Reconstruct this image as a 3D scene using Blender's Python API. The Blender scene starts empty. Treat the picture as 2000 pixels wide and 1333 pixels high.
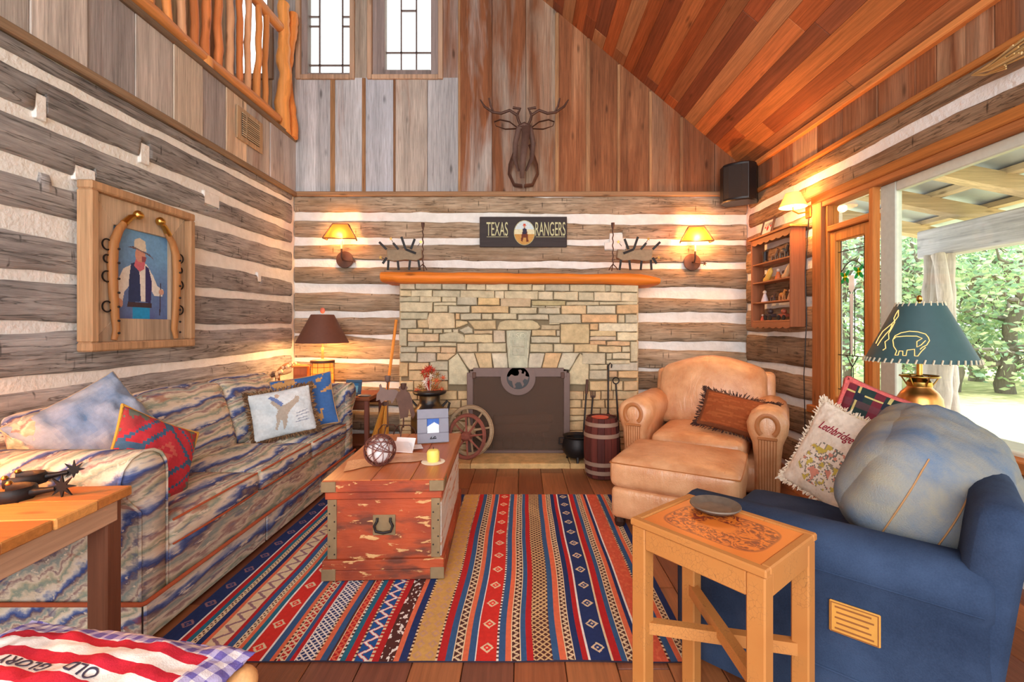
import bpy, bmesh, math, random
from mathutils import Vector, Matrix, Euler, noise
R = random.Random(7)
PI = math.pi
scene = bpy.context.scene
COL = scene.collection
# ------------------------------------------------------------------ camera, world, light, exposure
CAMZ, FPX, VX, VY = 1.25, 900.0, 1020.0, 639.0
cam = bpy.data.cameras.new('camera'); camo = bpy.data.objects.new('camera', cam); COL.objects.link(camo)
camo.location = (0, 0, CAMZ); camo.rotation_euler = (PI/2, 0, 0)
cam.sensor_width = 36; cam.lens = 36*FPX/2000; cam.shift_x = (1000-VX)/2000; cam.shift_y = (VY-666.5)/2000
cam.clip_start = 0.05; cam.clip_end = 300
scene.camera = camo
scene.cycles.max_bounces = 7
scene.view_settings.view_transform = 'Standard'; scene.view_settings.look = 'None'
scene.view_settings.gamma = 1.0; scene.view_settings.use_curve_mapping = False
scene.view_settings.exposure = 0.5
world = bpy.data.worlds.new('sky'); scene.world = world; world.use_nodes = True
wn = world.node_tree.nodes; wl = world.node_tree.links
bg = wn['Background']; bg.inputs['Strength'].default_value = 2.1; bg.inputs['Color'].default_value = (0.92, 0.96, 1.0, 1)
sun = bpy.data.lights.new('sun', 'SUN'); sun.energy = 5.0; sun.angle = 0.05; sun.color = (1, .95, .86)
suno = bpy.data.objects.new('sun', sun); COL.objects.link(suno); suno.rotation_euler = Vector((-.52, .12, -.84)).to_track_quat('-Z', 'Y').to_euler()
# area light added behind the camera to fill the room softly
def area(name, loc, rot, sx, sy, power, color):
    l = bpy.data.lights.new(name, 'AREA'); l.shape = 'RECTANGLE'; l.size = sx; l.size_y = sy; l.energy = power; l.color = color
    o = bpy.data.objects.new(name, l); COL.objects.link(o); o.location = loc; o.rotation_euler = rot
    return o
area('window_wall_daylight', (-0.3, -3.2, 2.4), (math.radians(84), 0, 0), 4.8, 3.2, 150, (1, .98, .96))

def P(px, py, Y):
    return Vector(((px-VX)/FPX*Y, Y, CAMZ-(py-VY)/FPX*Y))
def PZ(px, py, z):
    Y = FPX*(CAMZ-z)/(py-VY)
    return Vector(((px-VX)/FPX*Y, Y, z))
def srgb(r, g, b, a=1.0):
    f = lambda c: (c/255/12.92) if c/255 <= .04045 else ((c/255+.055)/1.055)**2.4
    return (f(r), f(g), f(b), a)
# ------------------------------------------------------------------ objects and tags
def tag(o, label=None, cat=None, group=None, kind=None):
    if label: o['label'] = label
    if cat: o['category'] = cat
    if group: o['group'] = group
    if kind: o['kind'] = kind
    return o
def thing(name, label, cat, loc=(0, 0, 0), rz=0.0, group=None):
    o = bpy.data.objects.new(name, None); COL.objects.link(o); o.empty_display_size = .1
    o.location = loc; o.rotation_euler = (0, 0, rz)
    return tag(o, label, cat, group)
def copy_tree(o, parent=None):
    c = o.copy(); COL.objects.link(c); c.parent = parent
    for ch in list(o.children): copy_tree(ch, c)
    return c
# ------------------------------------------------------------------ mesh builder
class MB:
    def __init__(s): s.v = []; s.f = []; s.c = None; s.cf = []; s.cur = None; s.M = Matrix.Identity(4)
    def xf(s, m): s.M = m; return s
    def color(s, c): s.cur = c; return s
    def add(s, vs, fs, cols=None):
        b = len(s.v); M = s.M
        s.v += [tuple(M @ Vector(v)) for v in vs]
        for i, f in enumerate(fs):
            s.f.append([b+k for k in f])
            s.cf.append(cols[i] if cols else s.cur)
        return s
    def box(s, x0, x1, y0, y1, z0, z1):
        return s.add([(x0,y0,z0),(x1,y0,z0),(x1,y1,z0),(x0,y1,z0),(x0,y0,z1),(x1,y0,z1),(x1,y1,z1),(x0,y1,z1)],
                     [(3,2,1,0),(4,5,6,7),(0,1,5,4),(1,2,6,5),(2,3,7,6),(3,0,4,7)])
    def cbox(s, x0, x1, y0, y1, z0, z1, r=.005):
        r = min(r, .49*(x1-x0), .49*(y1-y0), .49*(z1-z0))
        V = []; idx = {}
        for i, x in enumerate((x0, x1)):
            for j, y in enumerate((y0, y1)):
                for k, z in enumerate((z0, z1)):
                    sx, sy, sz = (1 if i == 0 else -1), (1 if j == 0 else -1), (1 if k == 0 else -1)
                    idx[i,j,k,0] = len(V); V.append((x, y+sy*r, z+sz*r))
                    idx[i,j,k,1] = len(V); V.append((x+sx*r, y, z+sz*r))
                    idx[i,j,k,2] = len(V); V.append((x+sx*r, y+sy*r, z))
        F = []
        for a in range(3):
            for i in (0, 1):
                q = []
                for (j, k) in ((0,0),(1,0),(1,1),(0,1)):
                    t = [0,0,0]; t[a] = i; t[(a+1) % 3] = j; t[(a+2) % 3] = k
                    q.append(idx[t[0],t[1],t[2],a])
                F.append(q if i else q[::-1])
        for a in range(3):
            b, c = (a+1) % 3, (a+2) % 3
            for j in (0, 1):
                for k in (0, 1):
                    q = []
                    for (i, ax) in ((0,b),(1,b),(1,c),(0,c)):
                        t = [0,0,0]; t[a] = i; t[b] = j; t[c] = k
                        q.append(idx[t[0],t[1],t[2],ax])
                    F.append(q if (j ^ k) else q[::-1])
        for i in (0, 1):
            for j in (0, 1):
                for k in (0, 1):
                    q = [idx[i,j,k,0], idx[i,j,k,1], idx[i,j,k,2]]
                    F.append(q if (i+j+k) % 2 else q[::-1])
        return s.add(V, F)
    def rbox(s, c, half, r, n=7, bulge=(0,0,0), warp=None):
        """rounded box with puffed faces"""
        hx, hy, hz = half; V = []; key = {}; F = []
        def vid(p):
            k = (round(p[0],5), round(p[1],5), round(p[2],5))
            if k not in key: key[k] = len(V); V.append(p)
            return key[k]
        def q(t):   # denser near the edges
            return math.sin(t*PI/2)
        def mp(a, b, cc):
            u = Vector((q(a), q(b), q(cc)))
            h = Vector((hx, hy, hz))
            p = Vector((u.x*hx, u.y*hy, u.z*hz))
            inn = Vector((max(-hx+r, min(hx-r, p.x)), max(-hy+r, min(hy-r, p.y)), max(-hz+r, min(hz-r, p.z))))
            d = p-inn
            if d.length > 1e-9: p = inn+d.normalized()*r
            p.x += bulge[0]*u.x*(1-u.y**2)*(1-u.z**2); p.y += bulge[1]*u.y*(1-u.x**2)*(1-u.z**2); p.z += bulge[2]*u.z*(1-u.x**2)*(1-u.y**2)
            p = Vector((p.x+c[0], p.y+c[1], p.z+c[2]))
            if warp: p = warp(p)
            return tuple(p)
        g = [-1+2*i/n for i in range(n+1)]
        for ax in range(3):
            for sg in (-1, 1):
                for i in range(n):
                    for j in range(n):
                        qd = []
                        for (a, b) in ((g[i],g[j]),(g[i+1],g[j]),(g[i+1],g[j+1]),(g[i],g[j+1])):
                            t = [0,0,0]; t[ax] = sg; t[(ax+1)%3] = a; t[(ax+2)%3] = b
                            qd.append(vid(mp(*t)))
                        F.append(qd if sg > 0 else qd[::-1])
        return s.add(V, F)
    def prism(s, poly, axis, a0, a1, ch=0.0, chb=0.0):
        """extrude a 2D polygon along axis ('x': poly=(y,z), 'y': (x,z), 'z': (x,y)); optional chamfer at the a0 and a1 ends"""
        n = len(poly)
        ar = sum(poly[i][0]*poly[(i+1)%n][1]-poly[(i+1)%n][0]*poly[i][1] for i in range(n))
        if ar < 0: poly = poly[::-1]
        def put(p, a): return {'x': (a, p[0], p[1]), 'y': (p[0], a, p[1]), 'z': (p[0], p[1], a)}[axis]
        def inset(d):
            out = []
            for i in range(n):
                a, b, c = Vector(poly[i-1]), Vector(poly[i]), Vector(poly[(i+1)%n])
                e1 = (b-a); e2 = (c-b)
                if e1.length < 1e-9 or e2.length < 1e-9: out.append(tuple(b)); continue
                n1 = Vector((-e1.y, e1.x)).normalized(); n2 = Vector((-e2.y, e2.x)).normalized()
                m = n1+n2
                if m.length < 1e-6: m = n1
                m.normalize(); k = d/max(.35, m.dot(n1))
                out.append((b.x+m.x*k, b.y+m.y*k))
            return out
        sg = 1 if a1 > a0 else -1
        rings = []
        if ch: rings += [(inset(ch), a0), (poly, a0+sg*ch)]
        else: rings += [(poly, a0)]
        if chb: rings += [(poly, a1-sg*chb), (inset(chb), a1)]
        else: rings += [(poly, a1)]
        V = []
        for pl, a in rings: V += [put(p, a) for p in pl]
        flip = (sg > 0) ^ (axis == 'y')
        F = [list(range(n))[::-1] if flip else list(range(n))]
        m = len(rings)
        F.append([(m-1)*n+i for i in (range(n) if flip else reversed(range(n)))])
        for k in range(m-1):
            for i in range(n):
                j = (i+1) % n
                f = [k*n+i, k*n+j, (k+1)*n+j, (k+1)*n+i]
                F.append(f if flip else f[::-1])
        return s.add(V, F)
    def lathe(s, prof, c=(0,0,0), n=24, caps=True, sx=1.0, sy=1.0):
        V = []; F = []
        for (r, z) in prof:
            for i in range(n):
                a = 2*PI*i/n; V.append((c[0]+r*math.cos(a)*sx, c[1]+r*math.sin(a)*sy, c[2]+z))
        for k in range(len(prof)-1):
            for i in range(n):
                j = (i+1) % n; F.append((k*n+i, k*n+j, (k+1)*n+j, (k+1)*n+i))
        if caps:
            F.append(list(range(n))[::-1]); F.append([(len(prof)-1)*n+i for i in range(n)])
        return s.add(V, F)
    def tube(s, pts, r, n=8, closed=False, caps=True, flat=None):
        pts = [Vector(p) for p in pts]; m = len(pts)
        rr = r if isinstance(r, (list, tuple)) else [r]*m
        V = []; F = []; prev = None
        for i in range(m):
            if closed: t = pts[(i+1)%m]-pts[i-1]
            else: t = pts[min(i+1, m-1)]-pts[max(i-1, 0)]
            if t.length < 1e-9: t = Vector((0,0,1))
            t.normalize()
            if prev is None:
                ref = Vector((0,0,1)) if abs(t.z) < .9 else Vector((1,0,0))
                nn = (ref-t*ref.dot(t)).normalized()
            else:
                nn = prev-t*prev.dot(t)
                nn = nn.normalized() if nn.length > 1e-6 else Vector((1,0,0))
            prev = nn; bb = t.cross(nn)
            for k in range(n):
                a = 2*PI*k/n
                fx, fy = (flat if flat else (1, 1))
                V.append(tuple(pts[i]+nn*math.cos(a)*rr[i]*fx+bb*math.sin(a)*rr[i]*fy))
        for i in range(m if closed else m-1):
            for k in range(n):
                a, b = i*n+k, i*n+(k+1)%n; c, d = ((i+1)%m)*n+(k+1)%n, ((i+1)%m)*n+k
                F.append((a, b, c, d))
        if caps and not closed:
            F.append(list(range(n))[::-1]); F.append([(m-1)*n+k for k in range(n)])
        return s.add(V, F)
    def bar(s, a, b, w, h, up=(0,0,1)):
        a, b = Vector(a), Vector(b); t = (b-a).normalized(); up = Vector(up)
        sd = t.cross(up)
        if sd.length < 1e-6: sd = t.cross(Vector((1,0,0)))
        sd.normalize(); u = sd.cross(t)
        V = []
        for p in (a, b):
            for (i, j) in ((-1,-1),(1,-1),(1,1),(-1,1)): V.append(tuple(p+sd*i*w/2+u*j*h/2))
        return s.add(V, [(0,1,2,3),(7,6,5,4),(0,4,5,1),(1,5,6,2),(2,6,7,3),(3,7,4,0)])
    def ball(s, c, r, n=12, m=8, sc=(1,1,1)):
        V = [(c[0], c[1], c[2]-r*sc[2])]; F = []
        for i in range(1, m):
            t = PI*i/m
            for k in range(n):
                a = 2*PI*k/n; V.append((c[0]+r*math.sin(t)*math.cos(a)*sc[0], c[1]+r*math.sin(t)*math.sin(a)*sc[1], c[2]-r*math.cos(t)*sc[2]))
        V.append((c[0], c[1], c[2]+r*sc[2])); L = len(V)-1
        for k in range(n):
            F.append((0, 1+(k+1)%n, 1+k)); F.append((L, 1+(m-2)*n+k, 1+(m-2)*n+(k+1)%n))
        for i in range(m-2):
            for k in range(n):
                F.append((1+i*n+k, 1+i*n+(k+1)%n, 1+(i+1)*n+(k+1)%n, 1+(i+1)*n+k))
        return s.add(V, F)
    def mesh(s, name, smooth=None):
        me = bpy.data.meshes.new(name); me.from_pydata(s.v, [], s.f); me.validate()
        if any(c is not None for c in s.cf) and len(me.polygons) == len(s.cf):
            at = me.color_attributes.new('Col', 'FLOAT_COLOR', 'CORNER'); buf = []
            for p, c in zip(me.polygons, s.cf):
                c = c or (1,1,1,1); buf += list(c if len(c) == 4 else (*c, 1))*p.loop_total
            at.data.foreach_set('color', buf)
        if smooth is not None:
            me.shade_smooth()
            if smooth < 179: me.set_sharp_from_angle(angle=math.radians(smooth))
        return me
    def build(s, name, mat, parent=None, smooth=None, color=None, label=None):
        o = bpy.data.objects.new(name, s.mesh(name, smooth)); COL.objects.link(o)
        if mat: o.data.materials.append(mat)
        if parent: o.parent = parent
        if color: o.color = color if len(color) == 4 else (*color, 1)
        if label: o['label'] = label
        return o
def inst(me, name, mat, parent=None, loc=(0,0,0), rot=(0,0,0), color=None, scale=None):
    o = bpy.data.objects.new(name, me); COL.objects.link(o)
    if not me.materials and mat: me.materials.append(mat)
    o.location = loc; o.rotation_euler = rot
    if parent: o.parent = parent
    if color: o.color = color if len(color) == 4 else (*color, 1)
    if scale: o.scale = scale
    return o
def text_mesh(txt, width, height, depth=.002, name='lettering', bold=0.0):
    cu = bpy.data.curves.new('t', 'FONT'); cu.body = txt; cu.extrude = 0.02; cu.offset = bold
    ob = bpy.data.objects.new('t', cu); COL.objects.link(ob)
    dg = bpy.context.evaluated_depsgraph_get(); me = bpy.data.meshes.new_from_object(ob.evaluated_get(dg))
    bpy.data.objects.remove(ob); me.name = name
    xs = [v.co.x for v in me.vertices]; ys = [v.co.y for v in me.vertices]
    x0, x1, y0, y1 = min(xs), max(xs), min(ys), max(ys)
    for v in me.vertices:
        v.co.x = (v.co.x-(x0+x1)/2)/(x1-x0)*width; v.co.y = (v.co.y-(y0+y1)/2)/(y1-y0)*height; v.co.z = v.co.z/.02*depth/2
    me.materials.clear()
    return me
def fbm(x, y=0.0, z=0.0, o=4): return noise.fractal(Vector((x, y, z)), 1.0, 2.0, o)
# ------------------------------------------------------------------ materials
class N:
    def __init__(s, name):
        s.m = bpy.data.materials.new(name); s.m.use_nodes = True; s.t = s.m.node_tree; s.n = s.t.nodes
        s.b = s.n['Principled BSDF']; s.out = s.n['Material Output']
    def new(s, ty, **kw):
        nd = s.n.new(ty)
        for k, v in kw.items(): setattr(nd, k, v)
        return nd
    def set(s, inp, v):
        if isinstance(v, bpy.types.NodeSocket): s.t.links.new(v, inp)
        else: inp.default_value = v
    def math(s, op, a, b=None, c=None, clamp=False):
        nd = s.new('ShaderNodeMath', operation=op); nd.use_clamp = clamp; s.set(nd.inputs[0], a)
        if b is not None: s.set(nd.inputs[1], b)
        if c is not None: s.set(nd.inputs[2], c)
        return nd.outputs[0]
    def mix(s, f, a, b, mode='MIX'):
        nd = s.new('ShaderNodeMix', data_type='RGBA', blend_type=mode); nd.clamp_factor = True
        s.set(nd.inputs[0], f); s.set(nd.inputs[6], a); s.set(nd.inputs[7], b); return nd.outputs[2]
    def coord(s, which='Object'): return s.new('ShaderNodeTexCoord').outputs[which]
    def mapping(s, v, scale=(1,1,1), loc=(0,0,0), rot=(0,0,0)):
        nd = s.new('ShaderNodeMapping'); s.set(nd.inputs['Vector'], v); s.set(nd.inputs['Scale'], scale); s.set(nd.inputs['Location'], loc); s.set(nd.inputs['Rotation'], rot)
        return nd.outputs[0]
    def noise(s, v, scale=5, detail=4, rough=.5, dist=0, out='Fac'):
        nd = s.new('ShaderNodeTexNoise'); s.set(nd.inputs['Vector'], v); s.set(nd.inputs['Scale'], scale); s.set(nd.inputs['Detail'], detail); s.set(nd.inputs['Roughness'], rough); s.set(nd.inputs['Distortion'], dist)
        return nd.outputs[out]
    def voro(s, v, scale=5, feature='F1', out='Distance', rnd=1):
        nd = s.new('ShaderNodeTexVoronoi', feature=feature); s.set(nd.inputs['Vector'], v); s.set(nd.inputs['Scale'], scale); s.set(nd.inputs['Randomness'], rnd)
        return nd.outputs[out]
    def ramp(s, f, stops, interp='LINEAR'):
        nd = s.new('ShaderNodeValToRGB'); cr = nd.color_ramp; cr.interpolation = interp
        while len(cr.elements) < len(stops): cr.elements.new(.5)
        for e, (p, c) in zip(cr.elements, stops):
            e.position = p; e.color = c if not isinstance(c, (int, float)) else (c, c, c, 1)
        s.set(nd.inputs[0], f); return nd.outputs[0]
    def map(s, f, a, b, c=0.0, d=1.0):
        nd = s.new('ShaderNodeMapRange'); s.set(nd.inputs[0], f); s.set(nd.inputs[1], a); s.set(nd.inputs[2], b); s.set(nd.inputs[3], c); s.set(nd.inputs[4], d); return nd.outputs[0]
    def bump(s, h, strength=.3, dist=.01):
        nd = s.new('ShaderNodeBump'); s.set(nd.inputs['Height'], h); nd.inputs['Strength'].default_value = strength; nd.inputs['Distance'].default_value = dist
        s.t.links.new(nd.outputs[0], s.b.inputs['Normal'])
    def info(s, out): return s.new('ShaderNodeObjectInfo').outputs[out]
    def rough(s, v): s.set(s.b.inputs['Roughness'], v); return s
    def base(s, c): s.set(s.b.inputs['Base Color'], c); return s
    def spec(s, v): s.b.inputs['Specular IOR Level'].default_value = v; return s
    def metal(s, v): s.set(s.b.inputs['Metallic'], v); return s
    def shifted(s, scale):
        """object coordinates moved by the object's own random number"""
        c = s.coord(); r = s.info('Random')
        cb = s.new('ShaderNodeCombineXYZ'); 
        for i, k in enumerate((37.0, 53.0, 71.0)): s.set(cb.inputs[i], s.math('MULTIPLY', r, k))
        va = s.new('ShaderNodeVectorMath', operation='ADD'); s.set(va.inputs[0], c); s.set(va.inputs[1], cb.outputs[0])
        return s.mapping(va.outputs[0], scale)
def scl(c, k): return (min(1, c[0]*k), min(1, c[1]*k), min(1, c[2]*k), 1)
def plain(name, c, rough=.6, metal=0.0, bumpy=0.0, var=.12, scale=30):
    n = N(name); v = n.coord(); f = n.noise(v, scale, 3)
    n.base(n.mix(f, scl(c, 1-var), scl(c, 1+var))).rough(rough).metal(metal)
    if bumpy: n.bump(f, bumpy, .004)
    return n.m
def wood(name, axis='z', c=None, rough=.65, gscale=1.0, contrast=1.0, stain=None, nails=False, spec=.3, knots=True):
    """grain along axis; the colour is the object's own (or c); alpha of the object colour = amount of stain"""
    n = N(name); al, ac = 1.3*gscale, 34*gscale
    sc = {'x': (al, ac, ac), 'y': (ac, al, ac), 'z': (ac, ac, al)}[axis]
    v = n.shifted(sc); fine = n.noise(v, 1.6, 8, .68, .4)
    sc2 = tuple(k*.16 for k in sc); v2 = n.shifted(sc2); broad = n.noise(v2, 1.0, 3, .5, .4)
    base = c if c else n.info('Color')
    if stain:
        v3 = n.shifted({'x': (.5, 4, 4), 'y': (4, .5, 4), 'z': (4, 4, .5)}[axis]); sn = n.noise(v3, 1.0, 4, .6, .5)
        am = n.info('Alpha'); th = n.math('SUBTRACT', 1.0, am)
        f = n.map(n.math('SUBTRACT', sn, th), -.08, .12)
        base = n.mix(f, base, stain)
    k = n.math('MULTIPLY_ADD', n.math('SUBTRACT', fine, .5), 1.5*contrast, 1.0)
    k2 = n.math('MULTIPLY_ADD', n.math('SUBTRACT', broad, .5), .9*contrast, 1.0)
    k3 = n.math('MULTIPLY_ADD', n.info('Random'), .3*contrast, 1-.15*contrast)
    kk = n.math('MULTIPLY', n.math('MULTIPLY', k, k2), k3)
    if knots:
        vk = n.shifted({'x': (2.2, 7, 7), 'y': (7, 2.2, 7), 'z': (7, 7, 2.2)}[axis])
        d = n.voro(vk, 1.0); kk = n.math('MULTIPLY', kk, n.map(d, .05, .14, .45, 1.0))
    cb = n.new('ShaderNodeCombineColor'); 
    for i in range(3): n.set(cb.inputs[i], kk)
    n.base(n.mix(1.0, base, cb.outputs[0], 'MULTIPLY')).rough(rough).spec(spec)
    n.bump(fine, .35, .004)
    return n.m
def vcol(name, rough=.85, weave=0.0, wscale=400, metal=0.0):
    n = N(name); a = n.new('ShaderNodeVertexColor'); a.layer_name = 'Col'
    v = n.coord(); f = n.noise(v, 60, 3); k = n.math('MULTIPLY_ADD', f, .4, .8)
    cb = n.new('ShaderNodeCombineColor')
    for i in range(3): n.set(cb.inputs[i], k)
    n.base(n.mix(1.0, a.outputs[0], cb.outputs[0], 'MULTIPLY')).rough(rough).metal(metal).spec(.2)
    if weave: n.bump(n.noise(v, wscale, 2), weave, .003)
    return n.m
def logmat(name, c1, c2, axis):
    n = N(name); sc = (3.2, 44, 44) if axis == 'x' else (44, 3.2, 44)
    v = n.shifted(sc); fine = n.noise(v, 1.2, 8, .7, .5)
    v2 = n.shifted((1.6, 3, 5) if axis == 'x' else (3, 1.6, 5)); big = n.noise(v2, 1.3, 4, .6)
    col = n.mix(n.map(big, .3, .7), c1, c2)
    k = n.math('MULTIPLY_ADD', n.math('SUBTRACT', fine, .5), 2.0, 1.02)
    # adze marks: short dark upright ticks
    v3 = n.shifted((22, 22, 4.0)); t = n.voro(v3, 1.0); tick = n.map(t, .06, .17, .34, 1.0)
    m = n.noise(n.shifted((2, 2, 2)), 1.5, 2); tick = n.math('MAXIMUM', tick, n.map(m, .38, .5, 1.0, 0.0))
    # checks along the grain
    v4 = n.shifted((1.1, 20, 20) if axis == 'x' else (20, 1.1, 20)); cr = n.noise(v4, 1.0, 4, .55, .8)
    crack = n.map(n.math('ABSOLUTE', n.math('SUBTRACT', cr, .5)), .0, .02, .35, 1.0)
    kk = n.math('MULTIPLY', n.math('MULTIPLY', k, tick), crack); kk = n.math('MULTIPLY', kk, n.math('MULTIPLY_ADD', n.info('Random'), .4, .76))
    cb = n.new('ShaderNodeCombineColor')
    for i in range(3): n.set(cb.inputs[i], kk)
    n.base(n.mix(1.0, col, cb.outputs[0], 'MULTIPLY')).rough(.85).spec(.2)
    n.bump(n.math('MULTIPLY', fine, crack), .6, .012)
    return n.m
M = {}
M['log_x'] = logmat('weathered_log_x', srgb(146,122,96), srgb(184,166,144), 'x')
M['log_r'] = logmat('brown_log_y', srgb(134,104,78), srgb(172,144,116), 'y')
M['log_y'] = logmat('weathered_log_y', srgb(134,130,129), srgb(182,178,176), 'y')
n = N('chinking'); v = n.coord(); f = n.noise(v, 14, 5); n.base(n.mix(f, srgb(218,216,210), srgb(250,250,248))).rough(.95).spec(.1); n.bump(n.noise(v, 40, 5), .6, .012); M['chink'] = n.m
M['plank'] = wood('weathered_plank', 'z', stain=srgb(132,82,52), rough=.8, gscale=1.7, contrast=1.25)
M['ceil'] = wood('ceiling_board', 'y', rough=.5, gscale=1.3, contrast=1.2)
M['floorb'] = wood('floor_board', 'y', rough=.34, gscale=1.3, contrast=.9, spec=.5)
for ax in 'xyz': M['wood_'+ax] = wood('wood_'+ax, ax, rough=.5, gscale=1.0, contrast=.7)
for ax in 'xyz': M['old_'+ax] = wood('old_wood_'+ax, ax, rough=.8, gscale=.9, contrast=1.0)
n = N('stone'); v = n.shifted((1,1,1)); f = n.noise(v, 14, 7, .65); g = n.noise(v, 60, 4); sp = n.voro(v, 38)
k = n.math('MULTIPLY', n.math('MULTIPLY_ADD', f, 1.1, .45), n.map(sp, .0, .18, .72, 1.0)); cb = n.new('ShaderNodeCombineColor')
for i in range(3): n.set(cb.inputs[i], k)
n.base(n.mix(1.0, n.info('Color'), cb.outputs[0], 'MULTIPLY')).rough(.9).spec(.15); n.bump(n.math('ADD', f, n.math('MULTIPLY', g, .4)), .7, .012); M['stone'] = n.m
M['mortar'] = plain('mortar', srgb(134,118,92), .95, bumpy=.5)
M['soot'] = plain('sooty_firebrick', srgb(66,50,42), .95, bumpy=.4, var=.5, scale=9)
M['iron'] = plain('black_iron', srgb(42,38,38), .5, .6, .3)
M['brown_iron'] = plain('brown_iron', srgb(112,92,86), .55, .35, .2)
M['rust'] = plain('rusty_strap_iron', srgb(92,66,56), .6, .5, .3, .3)
M['brass'] = plain('brass', srgb(200,160,84), .28, 1.0)
M['copper'] = plain('polished_copper', srgb(222,150,82), .3, 1.0, var=.06)
M['black'] = plain('black_paint', srgb(20,19,22), .4)
M['white'] = plain('white_paint', srgb(226,228,220), .6)
M['pale'] = plain('pale_window_paint', srgb(206,210,196), .7)
M['paper'] = plain('paper', srgb(232,230,232), .8)
M['vcol'] = vcol('printed_surface', .7)
M['cloth'] = vcol('printed_cloth', .95, .35, 300)
M['kilim'] = vcol('woven_wool', 1.0, .6, 260)
n = N('glass_pane'); tr = n.new('ShaderNodeBsdfTransparent'); gl = n.new('ShaderNodeBsdfGlossy'); gl.inputs['Roughness'].default_value = .03
mx = n.new('ShaderNodeMixShader'); mx.inputs[0].default_value = .05; n.t.links.new(tr.outputs[0], mx.inputs[1]); n.t.links.new(gl.outputs[0], mx.inputs[2]); n.t.links.new(mx.outputs[0], n.out.inputs[0]); tr.inputs[0].default_value = (.96,.98,.97,1); M['glass'] = n.m
def tinted(name, c, op=.5):
    n = N(name); tr = n.new('ShaderNodeBsdfTransparent'); tr.inputs[0].default_value = c; df = n.new('ShaderNodeBsdfDiffuse'); df.inputs[0].default_value = c
    mx = n.new('ShaderNodeMixShader'); mx.inputs[0].default_value = op; n.t.links.new(tr.outputs[0], mx.inputs[1]); n.t.links.new(df.outputs[0], mx.inputs[2]); n.t.links.new(mx.outputs[0], n.out.inputs[0]); return n.m
def glow(name, c, s):
    n = N(name); e = n.new('ShaderNodeEmission'); e.inputs[0].default_value = c; e.inputs[1].default_value = s; n.t.links.new(e.outputs[0], n.out.inputs[0]); return n.m
M['bulb'] = glow('lit_bulb', srgb(255,214,150), 14)
M['flame'] = glow('flame_bulb', srgb(255,210,130), 30)
def lamp(loc, power, color=(1,.52,.18), r=.03, name='bulb_light', parent=None):
    l = bpy.data.lights.new(name, 'POINT'); l.energy = power; l.color = color; l.shadow_soft_size = r
    o = bpy.data.objects.new(name, l); COL.objects.link(o); o.location = loc
    if parent: o.parent = parent
    return o
# ================================================================== THE ROOM
XL, XR, YB = -2.42, 2.385, 4.90
EAVE_Z, SL, RIDGE_X = 2.913, 0.838, -2.4
YN = -2.0
def roof_z(x): return EAVE_Z+SL*(XR-x) if x > RIDGE_X else EAVE_Z+SL*(XR-RIDGE_X)-SL*(RIDGE_X-x)
# ---- floor
fl = MB().box(-5.6, 2.7, YN, 5.2, -.12, -.03).build('floor', M['mortar']); tag(fl, 'wide brown plank floor running towards the fireplace', kind='structure')
FC = [srgb(150,92,58), srgb(138,80,50), srgb(126,74,50), srgb(158,98,60), srgb(120,72,54)]
x = -2.50
i = 0
while x < 2.45:
    w = .19; y = YN-R.random()*1.2
    while y < YB+.1:
        y1 = min(y+R.uniform(1.5, 2.7), YB+.1)
        if y1 > YN+.05:
            MB().cbox(x+.0015, x+w-.0015, max(y, YN)+.001, y1-.001, -.03, R.uniform(-.0015, .0), .003).build('floor_plank', M['floorb'], fl, color=R.choice(FC))
        y = y1
    x += w; i += 1
# ---- logs
def log(axis, a0, a1, e0, e1, face, depth, parent, mat, notches=(), seed=0.0, amp=.011):
    """axis 'x': along x, showing its face towards -y at y=face; 'y': along y, face at x=face, depth signed into the wall"""
    (b0, t0), (b1, t1) = e0, e1
    nseg = max(10, int((a1-a0)/.06)); V = []; F = []
    pos = [a0+(a1-a0)*k/nseg for k in range(nseg+1)]
    for nt in notches: pos += [nt[0]-.004, nt[0]+.004, nt[1]-.004, nt[1]+.004]
    pos = sorted(p for p in pos if a0 <= p <= a1)
    for p in pos:
        u = (p-a0)/(a1-a0)
        b = b0+(b1-b0)*u+amp*1.6*fbm(p*1.3, seed, 1.0)+amp*.5*fbm(p*7, seed, 5.0)
        t = t0+(t1-t0)*u+amp*1.6*fbm(p*1.3, seed, 9.0)+amp*.5*fbm(p*7, seed, 13.0)
        for (n0, n1, wh, d) in notches:
            if n0 <= p <= n1:
                if wh == 'b': b += d
                else: t -= d
        h = t-b; w = [fbm(p*2.2, seed, 20+k)*.006+fbm(p*9, seed, 40+k)*.002 for k in range(5)]
        prof = [(.7, b-.002), (.22, b+.005), (.05+w[0]*8, b+.14*h), (w[1]*8, b+.5*h), (.05+w[2]*8, b+.86*h), (.22, t-.005), (.7, t+.002)]
        for (d, z) in prof:
            q = face+depth*d
            V.append((p, q, z) if axis == 'x' else (q, p, z))
    m = 7
    for k in range(len(pos)-1):
        for j in range(m-1):
            f = [k*m+j, (k+1)*m+j, (k+1)*m+j+1, k*m+j+1]
            F.append(f if (axis == 'x') == (depth > 0) else f[::-1])
    F.append(list(range(m))); F.append([(len(pos)-1)*m+j for j in reversed(range(m))])
    return MB().add(V, F).build('log', mat, parent, smooth=60)
wall_back = MB().box(XL-.3, XR+.3, YB+.004, YB+.22, 0, 2.66).build('wall_back', M['chink']); tag(wall_back, 'hewn log wall with white chinking behind the stone fireplace', kind='structure')
BL = [((2.469,2.64),(2.442,2.64)), ((2.203,2.382),(2.170,2.333)), ((1.963,2.126),(1.930,2.116)), ((1.713,1.892),(1.653,1.865)), ((1.419,1.620),(1.402,1.544)),
      ((1.190,1.359),(1.081,1.294)), ((.929,1.163),(.787,.983)), ((.689,.885),(.537,.755)), ((.43,.646),(.30,.50)), ((.17,.38),(.05,.25))]
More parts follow.
